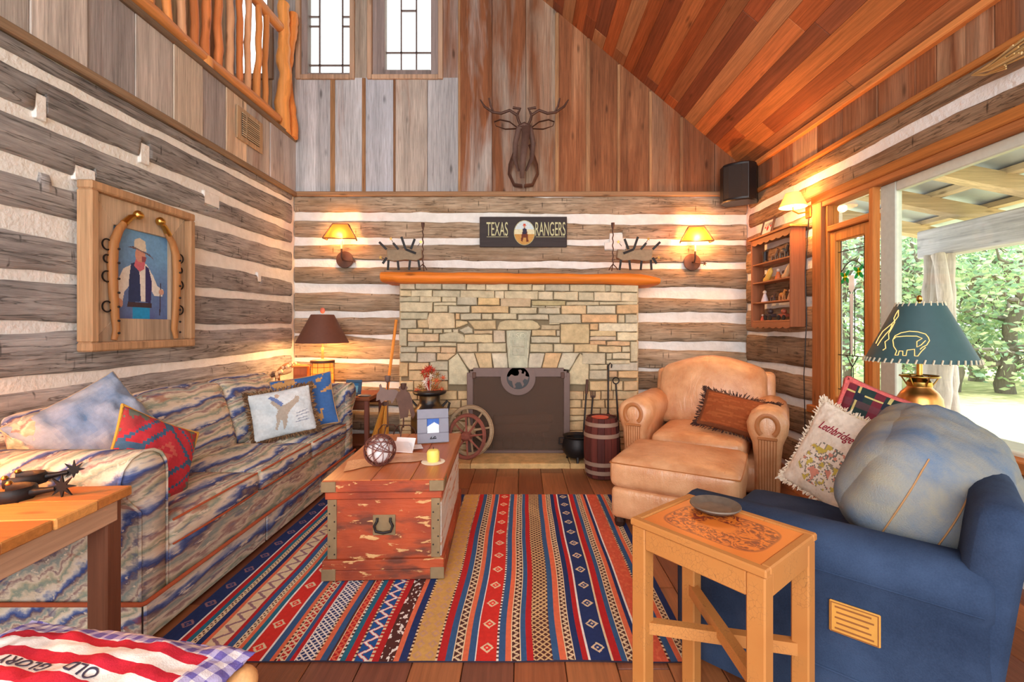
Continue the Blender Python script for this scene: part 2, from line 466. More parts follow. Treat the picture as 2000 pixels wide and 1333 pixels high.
def nb(px0, px1, wh, d): return ((px0-VX)/FPX*YB, (px1-VX)/FPX*YB, wh, d)
BN = {1: [nb(1190,1216,'b',.06)], 2: [nb(1180,1222,'t',.05)]}
for k, (e0, e1) in enumerate(BL): log('x', XL+.005, XR-.005, e0, e1, YB-.02, .06, wall_back, M['log_x'], BN.get(k, ()), k*3.7)
wall_left = MB().box(XL-.2, XL-.004, YN, YB+.03, 0, 2.66).build('wall_left', M['chink']); tag(wall_left, 'grey hewn log wall with white chinking behind the patterned sofa', kind='structure')
LL = [((2.545,2.62),(2.578,2.64)), ((2.315,2.49),(2.333,2.53)), ((2.066,2.263),(2.127,2.252)), ((1.817,1.983),(1.833,2.05)), ((1.516,1.71),(1.571,1.724)),
      ((1.278,1.473),(1.277,1.506)), ((.998,1.224),(1.02,1.234)), ((.75,.94),(.76,.96)), ((.5,.69),(.5,.7)), ((.24,.44),(.24,.44)), ((.0,.19),(.0,.19))]
def nl(px0, px1, wh, d): return (FPX*2.42/(VX-px0), FPX*2.42/(VX-px1), wh, d)
LN = {1: [nl(63,86,'b',.1), nl(270,288,'b',.1)], 2: [nl(140,182,'b',.055), nl(395,425,'t',.07)], 3: [nl(75,95,'t',-.05)], 4: [nl(500,507,'t',.06)]}
def ext(e0, e1, y):   # the logs were measured between y = 2.135 and 4.9
    u = (y-2.135)/(YB-2.135); return (e0[0]+(e1[0]-e0[0])*u, e0[1]+(e1[1]-e0[1])*u)
for k, (e0, e1) in enumerate(LL): log('y', YN, YB-.03, ext(e0, e1, YN), e1, XL+.02, -.06, wall_left, M['log_y'], LN.get(k, ()), 50+k*3.1)
for k, ns in LN.items():   # plaster filling the notches of the left logs
    for (n0, n1, wh, d) in ns:
        if d <= 0: continue
        b_, t_e = ext(*LL[k], (n0+n1)/2)
        z0, z1 = (b_-.03, b_+d-.004) if wh == 'b' else (t_e-d+.004, t_e+.03)
        MB().cbox(XL-.01, XL+.016, n0+.001, n1-.001, z0, z1, .004).build('chinking_patch', M['chink'], wall_left)
for k, ns in BN.items():
    for (n0, n1, wh, d) in ns:
        b_, t_e = [BL[k][0][j]+(BL[k][1][j]-BL[k][0][j])*((n0+n1)/2-XL)/(XR-XL) for j in (0, 1)]
        z0, z1 = (b_-.03, b_+d-.004) if wh == 'b' else (t_e-d+.004, t_e+.03)
        MB().cbox(n0+.001, n1-.001, YB-.016, YB+.01, z0, z1, .004).build('chinking_patch', M['chink'], wall_back)
wall_right = MB().box(XR+.004, XR+.2, 3.72, YB+.03, 0, 2.66).box(XR+.004, XR+.2, .9, 3.72, 2.235, 2.66).box(XR+.004, XR+.2, .9, 3.72, 0, .60).box(XR+.004, XR+.2, YN, .9, 0, 2.66).build('wall_right', M['chink'])
tag(wall_right, 'log wall with the picture window beside the leather armchair', kind='structure')
RLs = [(2.06,2.19),(1.82,2.0),(1.50,1.73),(1.21,1.42),(.91,1.155),(.64,.84)]
for k, (b, t) in enumerate([(2.50,2.61),(2.29,2.42)]): log('y', YN, YB-.03, (b,t), (b-.01,t), XR-.02, .06, wall_right, M['log_r'], (), 100+k*3.3)
for k, (b, t) in enumerate(RLs): log('y', 3.74, YB-.03, (b,t), (b-.015,t+.01), XR-.02, .06, wall_right, M['log_r'], (), 120+k*2.3)
for k, (b, t) in enumerate([(.33,.56),(.04,.27)]): log('y', YN, YB-.03, (b,t), (b,t), XR-.02, .06, wall_right, M['log_r'], (), 150+k*2.3)
# ---- upper gable wall with tall windows
WZ = 3.896
W = [((583-VX)/FPX*YB, (690-VX)/FPX*YB), ((722-VX)/FPX*YB, (862-VX)/FPX*YB), (-3.12, -2.66)]
WT = 5.35
up = MB()
xs = [-5.4, W[2][0], W[2][1], W[0][0], W[0][1], W[1][0], W[1][1], XR+.2]
YU0, YU1 = YB+.03, YB+.2
def roofpoly(x0, x1, zb): 
    pts = [(x0, zb), (x1, zb), (x1, roof_z(x1)+.05)]
    if x0 < RIDGE_X < x1: pts.append((RIDGE_X, roof_z(RIDGE_X)+.05))
    return pts+[(x0, roof_z(x0)+.05)]
for a, b in ((xs[0], xs[1]), (xs[2], xs[3]), (xs[4], xs[5]), (xs[6], xs[7])): up.prism(roofpoly(a, b, 2.66), 'y', YU0, YU1)
for a, b in W: up.box(a, b, YU0, YU1, 2.66, WZ); up.prism(roofpoly(a, b, WT), 'y', YU0, YU1)
wall_up = up.build('wall_back_gable', M['old_z'], color=srgb(120,84,58)); tag(wall_up, 'upright weathered barn boards of the tall gable wall', kind='structure')
gx = [575,649,711,772,835,898,961,1027,1087,1147,1208,1270,1330,1395,1464]
G = srgb(178,178,182); T_ = srgb(160,130,104)
gcol = [(G,.30),(G,.34),(srgb(170,172,180),.32),(srgb(172,160,150),.40),(srgb(184,182,184),.34),(srgb(170,158,150),.52),(srgb(158,140,126),.55),(srgb(160,138,118),.5),(srgb(158,112,80),.58),(srgb(160,104,68),.56),(srgb(166,112,76),.56),(srgb(144,108,82),.56),(srgb(146,104,78),.56),(srgb(118,92,76),.5)]
def plank_up(x0, x1, z0, z1fn, col, al, parent, proud=0.0):
    MB().prism([(x0+.0015, z0), (x1-.0015, z0), (x1-.0015, z1fn(x1)), (x0+.0015, z1fn(x0))], 'y', YB-.005-proud, YB+.03, ch=.004).build('plank', M['plank'], parent, color=(*col[:3], al))
for k in range(14):
    x0, x1 = (gx[k]-VX)/FPX*YB, (gx[k+1]-VX)/FPX*YB; c, al = gcol[k]; pr = R.uniform(0, .012)
    hit = [w for w in W[:2] if w[0] < x1-.01 and w[1] > x0+.01]
    if hit: plank_up(x0, x1, 2.68, lambda x: WZ+.005, c, al, wall_up, pr)
    else: plank_up(x0, x1, 2.68, lambda x: roof_z(x), c, al, wall_up, pr)
    for s_ in (.0,):  # narrow tan batten edge between boards
        if k and k < 13 and R.random() < .75: MB().cbox(x0-.016, x0+R.uniform(.006,.036), YB-.016-pr, YB-.004, 2.68, (WZ-.005 if hit else min(roof_z(x0+.03), 6)), .003).build('batten', M['plank'], wall_up, color=(*R.choice([srgb(150,112,80), srgb(162,122,86), srgb(136,102,76)])[:3], .4))
plank_up(W[0][1], W[1][0], WZ, lambda x: roof_z(x), srgb(176,160,144), .4, wall_up)
plank_up(W[1][1], (898-VX)/FPX*YB, WZ, lambda x: roof_z(x), srgb(150,134,126), .5, wall_up)
for a in (-4.6,-4.25,-3.9,-3.55): plank_up(a, a+.35, 3.25, lambda x: roof_z(x), srgb(180,140,100), .5, wall_up)
plank_up(-3.2, -3.12, 3.25, lambda x: 5.3, srgb(170,140,110), .5, wall_up); plank_up(-3.12, -2.66, 3.25, lambda x: WZ, srgb(170,140,110), .5, wall_up); plank_up(-2.66, W[0][0], 3.25, lambda x: 5.3, srgb(160,150,146), .4, wall_up)
# tall leaded windows in the gable
def tall_window(num, x0, x1, glass0, glass1, zb, vbars, hbars, label):
    w = thing('window_%d' % num, label, None, ((x0+x1)/2, YB, WZ)); del_cat = w; w['kind'] = 'structure'
    cx = (x0+x1)/2; g0, g1 = glass0-cx, glass1-cx; h = WT-WZ; zb -= WZ
    for (a, b, c_, d) in ((x0-cx, g0, 0, h), (g1, x1-cx, 0, h), (g0, g1, 0, zb), (g0, g1, h-.05, h)):
        MB().cbox(a, b, .005, .10, c_, d, .006).build('window_frame', M['old_z'], w, color=srgb(142,128,124))
    for (a, b, c_, d) in ((x0-cx-.02, x0-cx+.03, -.02, h), (x1-cx-.03, x1-cx+.02, -.02, h), (x0-cx+.0305, x1-cx-.0305, -.022, .028)):
        MB().cbox(a, b, -.035, .02, c_, d, .005).build('casing', M['old_z'], w, color=srgb(178,148,124))
    MB().box(g0, g1, .06, .064, zb, h-.05).build('pane', M['glass'], w)
    for vx in vbars: MB().box(vx-cx-.007, vx-cx+.007, .05, .07, zb, h-.05).build('came', M['brown_iron'], w)
    for (hz, a, b) in hbars: MB().box((g0 if a is None else a-cx), (g1 if b is None else b-cx), .05, .07, hz-WZ-.007, hz-WZ+.007).build('came', M['brown_iron'], w)
X_ = lambda px: (px-VX)/FPX*YB
Z_ = lambda py: CAMZ-(py-VY)/FPX*YB
tall_window(1, W[0][0], W[0][1], X_(600), X_(685), Z_(141), [X_(620), X_(665)], [(Z_(122),None,None), (Z_(45),None,X_(620)), (Z_(26),None,X_(620)), (Z_(45),X_(665),None), (Z_(26),X_(665),None)], 'narrow leaded gable window next to the loft railing')
tall_window(2, W[1][0], W[1][1], X_(751), X_(841), Z_(135), [X_(781), X_(811)], [(Z_(97),None,None), (Z_(14),X_(781),X_(811))], 'wide framed leaded gable window above the sconce')
tall_window(3, W[2][0], W[2][1], W[2][0]+.06, W[2][1]-.06, WZ+.06, [], [], 'loft window seen through the cedar balusters')
# ---- plank band above the left logs, loft edge
wl_up = MB().box(XL-.2, XL-.012, YN, YB+.03, 2.64, 3.22).build('wall_left_upper', M['old_z'], color=srgb(120,100,84)); tag(wl_up, 'weathered upright boards below the loft railing', kind='structure')
ys = [YN,-1.7,-1.4,-1.1,-.8,-.5,-.25,.05,.35,.65,.95,1.25,1.5,1.72,1.95,2.25,2.55,2.87,3.18,3.47,3.75,4.03,4.4,4.65,4.90]
for k in range(len(ys)-1):
    MB().cbox(XL-.012, XL+.008+R.uniform(0,.012), ys[k]+.0015, ys[k+1]-.0015, 2.655, 3.22, .004).build('plank', M['plank'], wl_up, color=(*R.choice([srgb(194,180,164), srgb(184,176,170), srgb(200,178,154), srgb(172,166,166)])[:3], R.uniform(.28,.42)))
wr_up = MB().prism([(YN, 2.64), (YB+.03, 2.64), (YB+.03, 2.93), (YN, 2.93)], 'x', XR+.012, XR+.2).build('wall_right_upper', M['old_z'], color=srgb(120,84,58)); tag(wr_up, 'short upright boards under the sloping ceiling', kind='structure')
ys = [YN,-1.6,-1.2,-.8,-.4,-.1,.2,.6,.95,1.3,1.6,1.85,2.1,2.31,2.461,2.64,2.777,3.075,3.407,3.707,4.04,4.345,4.62,4.90]
for k in range(len(ys)-1):
    MB().cbox(XR-.012-R.uniform(0,.01), XR+.012, ys[k]+.0015, ys[k+1]-.0015, 2.62, 2.935, .004).build('plank', M['plank'], wr_up, color=(*R.choice([srgb(150,108,80), srgb(170,130,100), srgb(136,100,78), srgb(178,140,108), srgb(146,118,98)])[:3], R.uniform(.35,.6)))
# ---- trims
def trim(num, mb, col, label, mat='old_x'):
    o = mb.build('trim_%d' % num, M[mat], color=col); return tag(o, label, kind='structure')
trim(1, MB().cbox(XL, XR, YB-.035, YB+.03, 2.635, 2.685, .008), srgb(150,116,86), 'ledge strip between logs and boards of the fireplace wall')
trim(2, MB().cbox(XL-.012, XL+.04, YN, YB-.03, 2.625, 2.675, .008), srgb(140,116,92), 'ledge strip between logs and boards of the left wall', 'old_y')
trim(3, MB().cbox(XR-.04, XR+.012, YN, YB-.03, 2.60, 2.64, .008), srgb(188,120,60), 'ledge strip between logs and boards of the window wall', 'old_y')
trim(4, MB().cbox(XR-.055, XR+.0, YN, YB-.01, 2.865, 2.915, .006), srgb(214,140,78), 'pale batten where the sloping ceiling meets the window wall', 'old_y')
trim(5, MB().cbox(XL-.1, XL+.035, YN, YB-.02, 3.205, 3.25, .006), srgb(126,104,84), 'thin edge board of the loft floor', 'old_y')
# ---- ceiling
ca = math.atan(SL); cl_len = (XR-RIDGE_X)/math.cos(ca)
def slope_pt(u, off=0.0):  # u along the slope from the eave, off = below the ceiling
    return (XR-u*math.cos(ca)-off*math.sin(ca), EAVE_Z+u*math.sin(ca)-off*math.cos(ca))
def slope_box(mb, u0, u1, o0, o1, y0, y1, ch=0):
    poly = [slope_pt(u0,o0), slope_pt(u1,o0), slope_pt(u1,o1), slope_pt(u0,o1)]
    return mb.prism(poly, 'y', y0, y1, ch=ch, chb=ch)
cb_ = MB(); slope_box(cb_, -.3, cl_len, -.15, -.02, YN, YB+.2)
cb_.prism([(RIDGE_X, roof_z(RIDGE_X)+.02), (RIDGE_X, roof_z(RIDGE_X)+.2), (-5.6, roof_z(-5.6)+.2), (-5.6, roof_z(-5.6)+.02)], 'y', YN, YB+.2)
ceil = cb_.build('ceiling', M['old_y'], color=srgb(70,44,28)); tag(ceil, 'steep plank ceiling of reddish brown boards', kind='structure')
CC = [srgb(170,92,50), srgb(158,84,46), srgb(184,112,66), srgb(150,80,48), srgb(166,106,68), srgb(190,118,66), srgb(140,80,54), srgb(176,124,84)]
u = 0.0
while u < cl_len-.05:
    w = R.uniform(.13, .155); y = YN-R.random()*1.5
    while y < YB:
        y1 = min(y+R.uniform(1.2, 2.6), YB)
        if y1-max(y, YN) > .05:
            mb = MB(); slope_box(mb, u+.001, u+w-.001, -.02, R.uniform(0,.006), max(y, YN)+.001, y1-.001, .0015); mb.build('ceiling_plank', M['ceil'], ceil, color=R.choice(CC))
        y = y1
    u += w
# ---- loft behind the railing
lf = MB().box(-5.5, XL-.1, YN, YB+.03, 3.02, 3.205).build('floor_loft', M['old_y'], color=srgb(150,110,76)); tag(lf, 'loft floor behind the cedar railing', kind='structure')
lw = MB().box(-5.6, -5.5, YN, YB+.2, 0, 4.6).build('wall_loft', M['old_z'], color=srgb(190,150,104)); tag(lw, 'far side wall of the loft', kind='structure')
CED = srgb(226,150,86)
def knotty(p0, p1, r0, r1, seed, n=9, wob=.012, seg=14):
    p0, p1 = Vector(p0), Vector(p1); pts = []; rr = []
    for k in range(seg+1):
        t = k/seg; p = p0.lerp(p1, t); w = Vector((fbm(t*3, seed, 0), fbm(t*3, seed, 7), fbm(t*3, seed, 11)))*wob
        d = (p1-p0).normalized(); w -= d*w.dot(d); pts.append(p+w); rr.append((r0+(r1-r0)*t)*(1+.16*fbm(t*6, seed, 3)))
    return pts, rr
rail = thing('loft_railing', 'peeled cedar log railing along the loft edge at upper left', 'railing', (XL-.03, 2.6, 3.22))
def rp(y, z, x=0.0): return (x, y-2.6, z-3.22)
pts, rr = knotty(rp(.2,3.33), rp(4.60,3.33), .06, .05, 3, seg=40, wob=.03); MB().tube(pts, rr, 10).build('bottom_rail', M['wood_y'], rail, smooth=50, color=CED)
pts, rr = knotty(rp(.2,4.28), rp(4.66,4.28), .06, .05, 5, seg=40, wob=.02); MB().tube(pts, rr, 10).build('hand_rail', M['wood_y'], rail, smooth=50, color=CED)
y = .4
k = 0
while y < 4.5:
    pts, rr = knotty(rp(y,3.30,R.uniform(-.01,.01)), rp(y+R.uniform(-.03,.03),4.26), R.uniform(.026,.034), R.uniform(.024,.03), 20+k*1.7, wob=.014); MB().tube(pts, rr, 8).build('baluster', M['wood_z'], rail, smooth=50, color=R.choice([CED, srgb(236,180,136), srgb(214,130,76)])); y += R.uniform(.115,.15); k += 1
for yy in (3.56, 1.6): MB().lathe([(.05,0),(.055,.02),(.055,.08),(.05,.1)], (0, yy-2.6, .015), 12).build('rail_block', M['wood_z'], rail, smooth=40, color=srgb(232,160,92))
pts, rr = knotty(rp(4.70,3.22,.02), rp(4.70,4.55,.02), .07, .055, 77, wob=.05, seg=26); MB().tube(pts, rr, 12).build('newel_post', M['wood_z'], rail, smooth=50, color=srgb(232,156,84))
pts = []; rr = []
for k in range(31):
    t = k/30; a = t*7; pts.append(rp(4.80+.025*math.sin(a), 3.22+1.3*t, .035+.03*math.cos(a))); rr.append(.045*(1+.25*fbm(t*9,4)))
MB().tube(pts, rr, 12).build('twisted_post', M['wood_z'], rail, smooth=50, color=srgb(226,140,70))
# vent grille
vg = thing('wall_vent', 'small beige air vent grille in the boards under the loft railing', 'vent', (XL+.028, 4.05, 2.98), 0)
def PL(px, py): Y = FPX*2.42/(VX-px); return Y, CAMZ-(py-VY)/FPX*Y
MB().cbox(-.006, .006, -.19, .19, -.14, .14, .004).build('grille_frame', M['old_z'], vg, color=srgb(178,150,118))
MB().box(.006, .008, -.13, .13, -.1, .1).build('grille_opening', M['black'], vg)
for k in range(11): MB().cbox(.008, .016, -.13, .13, -.095+k*.0185, -.085+k*.0185, .002).build('louver', M['old_y'], vg, color=srgb(186,168,140))
MB().box(.008, .018, -.075, -.065, -.1, .1).build('grille_bar', M['old_y'], vg, color=srgb(178,150,118))
# ---- picture window in the right wall
RW = thing('window_4', 'large picture window with leaded casement looking onto the porch', None, (XR, 2.3, .6)); RW['kind'] = 'structure'
def rw(mb, name, mat, col=None, smooth=None): return mb.build(name, M[mat], RW, smooth, col)
def B(x0, x1, y0, y1, z0, z1, ch=.006): return MB().cbox(x0, x1, y0-2.3, y1-2.3, z0-.6, z1-.6, ch)
OR_ = srgb(190,118,58); OR2 = srgb(158,98,54)
rw(B(-.035, .06, 3.62, 3.74, .52, 2.24), 'casing', 'old_z', OR2)
rw(B(-.045, .06, .85, 3.74, 2.235, 2.30), 'head_casing', 'old_y', srgb(196,122,58))
rw(B(-.03, .08, .85, 3.64, 2.195, 2.24), 'head', 'old_y', OR2)
rw(B(-.07, .10, .85, 3.76, .56, .62), 'sill', 'old_y', srgb(176,106,52))
rw(B(-.01, .08, 3.58, 3.63, .62, 2.20), 'jamb', 'old_z', OR_)
rw(B(-.02, .03, 3.105, 3.15, .62, 2.20), 'mullion', 'old_z', OR_)
rw(B(-.02, .09, 3.15, 3.58, 1.985, 2.03), 'transom_bar', 'old_y', OR_)
rw(MB().box(.03, .034, 3.15-2.3, 3.58-2.3, 1.43, 1.60), 'pane', 'glass')
# pale outer frame of the fixed pane
rw(B(.03, .075, 2.98, 3.11, .641, 2.195), 'outer_jamb', 'pale'); rw(B(.03, .075, .85, 2.979, 2.13, 2.194), 'outer_head', 'pale'); rw(B(.02, .24, .85, 3.09, .60, .64), 'outer_sill', 'pale')
rw(MB().box(.05, .054, .85-2.3, 2.985-2.3, .04, 1.54), 'pane', 'glass')
# casement sash
for (a, b, c_, d) in ((3.51,3.575,.64,1.98),(3.15,3.215,.64,1.98),(3.215,3.51,1.90,1.98),(3.215,3.51,.64,.72)): rw(B(.0, .05, a, b, c_, d), 'sash', 'old_z', srgb(196,126,62))
gy0, gy1, gz0, gz1 = 3.215-2.3, 3.51-2.3, .72-.6, 1.90-.6
rw(MB().box(.022, .026, gy0, gy1, gz0, gz1), 'pane', 'glass')
def came(a, b, r=.0035): rw(MB().tube([(.024, a[0], a[1]), (.024, b[0], b[1])], r, 5), 'came', 'iron')
def gy(t): return gy1+(gy0-gy1)*t      # t from the far to the near side
def gz(t): return gz0+(gz1-gz0)*t
for t in (.1,.9): came((gy(t),gz0),(gy(t),gz1))
for t in (.05,.27,.93): came((gy0,gz(t)),(gy1,gz(t)))
for t in (.42,.5,.58): came((gy(t),gz(.27 if t==.5 else .27)),(gy(t),gz(.68)))
came((gy(.3),gz(.27)),(gy(.5),gz(.2))); came((gy(.7),gz(.27)),(gy(.5),gz(.2))); came((gy(.47),gz(.2)),(gy(.47),gz(.0))); came((gy(.53),gz(.2)),(gy(.53),gz(.0)))
arc = [(.024, gy(.1+.8*k/12), gz(.80+.06*math.sin(PI*k/12))) for k in range(13)]; rw(MB().tube(arc, .0035, 5), 'came', 'iron')
M['yg'] = tinted('yellow_glass', srgb(250,216,60)); M['gg'] = tinted('green_glass', srgb(70,190,120)); M['wg'] = tinted('milky_glass', srgb(245,245,245), .7)
def petal(cy, cz, r, ry, name, mat, ang=0):
    poly = [(cy+math.cos(ang)*r*math.cos(a)-math.sin(ang)*ry*math.sin(a), cz+math.sin(ang)*r*math.cos(a)+math.cos(ang)*ry*math.sin(a)) for a in [2*PI*k/10 for k in range(10)]]
    rw(MB().prism(poly, 'x', .017, .021), name, mat)
for t, zt in ((.27,.765),(.74,.785)):
    for a in (.6, 2.3, 4.0, 5.4): petal(gy(t)+.034*math.cos(a), gz(zt)+.034*math.sin(a), .028, .013, 'leaf_pane', 'gg', a)
    petal(gy(t), gz(zt), .02, .03, 'flower_pane', 'yg')
rw(MB().prism([(gy(.42),gz(.77)),(gy(.58),gz(.77)),(gy(.6),gz(.69)),(gy(.5),gz(.655)),(gy(.4),gz(.69))], 'x', .017, .021), 'lily_pane', 'wg')
rw(MB().prism([(gy(.44),gz(.655)),(gy(.56),gz(.655)),(gy(.53),gz(.28)),(gy(.47),gz(.28))], 'x', .017, .021), 'stem_pane', 'wg')
# ================================================================== FIREPLACE
YF = 4.50
FXL, FXR, FZT = (780-VX)/FPX*YF, (1247-VX)/FPX*YF, CAMZ-(552-VY)/FPX*YF
HZ = .045
OX0, OX1, OZ1 = (921-VX)/FPX*YF, (1105-VX)/FPX*YF, CAMZ-(722-VY)/FPX*YF
fp = thing('fireplace', 'fieldstone fireplace with carved keystone and arched opening', 'fireplace', ((FXL+FXR)/2, YF, 0))
fcx = (FXL+FXR)/2
core = MB().box(FXL+.01-fcx, OX0-fcx, .035, .335, 0, FZT).box(OX1-fcx, FXR-.01-fcx, .035, .335, 0, FZT).box(OX0-fcx, OX1-fcx, .035, .335, OZ1, FZT)
core.build('mortar_core', M['mortar'], fp)
MB().box(OX0-fcx-.02, OX1-fcx+.02, .315, .335, 0, OZ1+.05).build('firebox_back', M['soot'], fp)
MB().box(OX0-fcx-.03, OX0-fcx-.0, .03, .33, 0, OZ1+.05).build('firebox_side', M['soot'], fp); MB().box(OX1-fcx, OX1-fcx+.03, .03, .33, 0, OZ1+.05).build('firebox_side', M['soot'], fp)
MB().box(OX0-fcx, OX1-fcx, .03, .33, HZ, HZ+.01).build('firebox_floor', M['soot'], fp)
SC = [srgb(196,182,148), srgb(186,172,138), srgb(204,190,156), srgb(176,168,140), srgb(208,186,142), srgb(190,176,150), srgb(168,162,142), srgb(212,196,164)]
ORS = srgb(206,160,104); GRY = srgb(180,172,148); PNK = srgb(200,180,156)
stones = []
def S(x0, x1, y0, y1, c=None, y2=None, y3=None):  # px rectangle, optionally with slanting top/bottom on its right side
    stones.append(([(x0,y1),(x1,y1 if y3 is None else y3),(x1,y0 if y2 is None else y2),(x0,y0)], c))
def row(ys_, xs_, dy=0.0):
    for i in range(len(xs_)-1):
        t0 = (xs_[i]-780)/466; t1 = (xs_[i+1]-780)/466
        stones.append(([(xs_[i],ys_[1]+dy*t0),(xs_[i+1],ys_[1]+dy*t1),(xs_[i+1],ys_[0]+dy*t1*.5),(xs_[i],ys_[0]+dy*t0*.5)], None))
row((554,565), [780,811,863,911,948.5,993,1039,1064,1112,1182,1192,1246.5], 6)
row((566.5,579), [780,803,844.5,899,966,985,1051,1081,1129.5,1160,1213,1246.5], 11)
for a in ((780,820,580,590),(820.5,862,580,590),(862.5,892,580,590),(892.5,932,580,596),(933,976,582,596.5,srgb(214,176,112)),(977,1037,583,600,srgb(188,160,124)),(1038,1105,588,597,srgb(170,156,104)),(1038,1065,597.5,601),(1065.5,1096,598,601),(1105.5,1170,590,597),(1146,1203,597.5,613,srgb(198,190,166)),(1204,1246.5,596,613,ORS),(1170.5,1246.5,590,595.5),
          (780,845,591,609.5),(846,875,597.5,610),(846,892,591,597),(876,918,598,611.5,GRY),(920,994,598,611.5,srgb(202,164,110)),(995,1049,601,613.5),(1051,1094,601.5,613.5,GRY),(1096,1145,597.5,613.5,srgb(214,178,130)),
          (780,836,611,624),(889,898,612,625,ORS),(899,940,613,624.5,GRY),(941,962,613,624.5),(963,1009,613,624),(1011,1071,615,625,GRY),(1072,1135,615,632,srgb(172,164,140)),(1136,1206,615,630.5,srgb(214,160,104)),(1207,1220,615,631),(1221,1246.5,615,631,GRY),
          (780,814,625.5,642,GRY),(1072,1094,626,634),(1056,1094,635.5,644.5,srgb(170,150,116)),(1095,1151,633,671,srgb(192,166,116)),(1152,1168,632.5,645,ORS),(1169,1246.5,632,648,srgb(222,212,184)),
          (780,794.5,643,676.5),(795.5,826,643,651,srgb(202,176,130)),(827,845,644,651),(846,864,644,651.5),(866,883,643.5,650),(884,895,643.5,650),(925,962,646,652.5,srgb(196,166,124)),(963,987,646,669.5,PNK),(1038,1086,645.5,656.5,srgb(200,172,124)),(1087,1094,645.5,657),(1152,1203,646.5,657,srgb(206,178,128)),(1205,1246.5,649.5,666,srgb(224,210,172)),
          (796,857,652.5,667.5,srgb(204,170,132)),(907,962,654,670),(1037,1094,658,670,GRY),(1152,1203,658,665,PNK),(1152,1184,666,674,srgb(210,156,104)),(1185,1231,667,676,srgb(204,160,112)),
          (796,828,668.5,677,GRY),(829,891,670,677),(892,932,671.5,688,srgb(200,176,140)),(933,988.5,671,688),(1035,1080,672.5,688.5),(1081,1120,672.5,688.5),(1121,1168,673,688.5,srgb(204,172,120)),(1169,1214,677,688.5,srgb(206,178,132)),(1215,1231,677,688.5),(1232,1246.5,667,707.5),
          (780,812,678,689),(813,860,678.5,689,srgb(200,170,130)),(861,891,678.5,690,srgb(206,166,124)),
          (780,814,690,707,GRY),(815,852,690,708,srgb(180,166,150)),(1137,1183,690,712,srgb(190,178,150)),(1184,1195,690,703),(1196,1231,690,702),(1184,1231,703.5,711.5),
          (780,797,708.5,736,srgb(212,170,110)),(798,838,709,723,srgb(212,174,124)),(839,875,706,724,GRY),(1151,1186,713,722.5),(1188,1246.5,709,724.5,srgb(186,180,166)),
          (798,842,724.5,744,srgb(214,176,124)),(843,875,725,743),(1151,1187,723.5,741.5),(1189,1206,725.5,738.5,srgb(196,146,100)),(1207,1246.5,725.5,738.5,srgb(210,164,106))): S(*a)
for poly, c in (([(838,611),(888,612),(889,642),(838,643),(834,625)], srgb(206,182,142)), ([(815,626),(822,624),(836,624.5),(838,641),(817,641.5)], srgb(200,168,120)), ([(889.5,626),(913,628),(915,632),(905,637),(889.5,641.5)], srgb(208,178,128)),
                ([(914,627),(968,626),(969,643),(926,644),(921,637)], srgb(188,160,112)), ([(971,640),(975,630),(986,625.5),(1040,625.5),(1050,631),(1056,639),(1050,644),(971,644.5)], srgb(190,172,130)),
                ([(896,645),(914,637),(923,643),(924,652),(906,653)], GRY), ([(858,654),(876,650),(893,649),(906,654),(910,669),(858,668)], srgb(180,170,140)),
                ([(876,704),(893,690.5),(917,729),(917,752),(876,752)], srgb(206,198,164)), ([(894,690),(926,690),(935.5,720.5),(918.5,724)], srgb(206,188,158)), ([(927,690),(959,690),(962.5,720.5),(937,720.5)], srgb(206,172,122)), ([(960,690),(990.5,690),(992.5,720.5),(964,720.5)], srgb(212,200,176)),
                ([(1034.5,690),(1064,690),(1057,720.5),(1030,720.5)], srgb(196,186,168)), ([(1065,690),(1097,690),(1087,720.5),(1058.5,720.5)], srgb(214,168,112)), ([(1098,690),(1132,690),(1112,724),(1088.5,720.5)], srgb(202,196,172)), ([(1133.5,690.5),(1150,708),(1150,752),(1110,752),(1110,728)], srgb(206,190,150)),
                ([(853,690.5),(892,690.5),(875,704),(853,704)], srgb(216,176,130))): stones.append((poly, c))
yy = 744.5
k = 0
while yy < 884:
    h = min(R.uniform(11, 20), 886-yy)
    if h < 6: h = 886-yy
    for (a, b) in ((780, 917 if yy > 752 else 875), (1110 if yy > 752 else 1151, 1246.5)):
        xx = a
        while xx < b-3:
            w = R.uniform(22, 52); x1 = b if b-(xx+w) < 14 else xx+w
            S(xx+.4, x1-.4, yy+.5, min(yy+h-.5, 886)); stones[-1] = (stones[-1][0], R.choice([srgb(212,172,118), srgb(206,164,108), srgb(214,184,136), srgb(198,160,112), srgb(216,178,122)])); xx = x1
    yy += h
def stone_mesh(poly, proud):
    pts = [((x_-VX)/FPX*YF-fcx, CAMZ-(y_-VY)/FPX*YF) for x_, y_ in poly]
    cx_ = sum(p[0] for p in pts)/len(pts); cz_ = sum(p[1] for p in pts)/len(pts)
    out = []
    n_ = len(pts)
    for i in range(n_):
        a, b = Vector(pts[i]), Vector(pts[(i+1)%n_]); L = (b-a).length
        m = max(1, min(4, int(L/.06)))
        for j in range(m):
            p = a.lerp(b, j/m); 
            d = Vector((cx_, cz_))-p
            inset = .0008 if j else .0035
            if d.length > 1e-6: p = p+d.normalized()*inset
            out.append((p.x+R.uniform(-1,1)*.003, p.y+R.uniform(-1,1)*.003))
    return MB().prism(out, 'y', .0-proud, .04, ch=.007)
for poly, c in stones:
    stone_mesh(poly, R.uniform(-.006, .016)).build('stone', M['stone'], fp, smooth=25, color=tuple(.68*a_+.32*b_ for a_, b_ in zip(c or R.choice(SC), srgb(214,200,172))))
ks = stone_mesh([(988.5,645.5),(1037,645.5),(1030.5,721),(993.5,721)], .03).build('keystone', M['stone'], fp, color=srgb(192,190,166), label='smooth carved keystone above the fire opening')
kx = lambda px: (px-VX)/FPX*YF-fcx
kz = lambda py: CAMZ-(py-VY)/FPX*YF
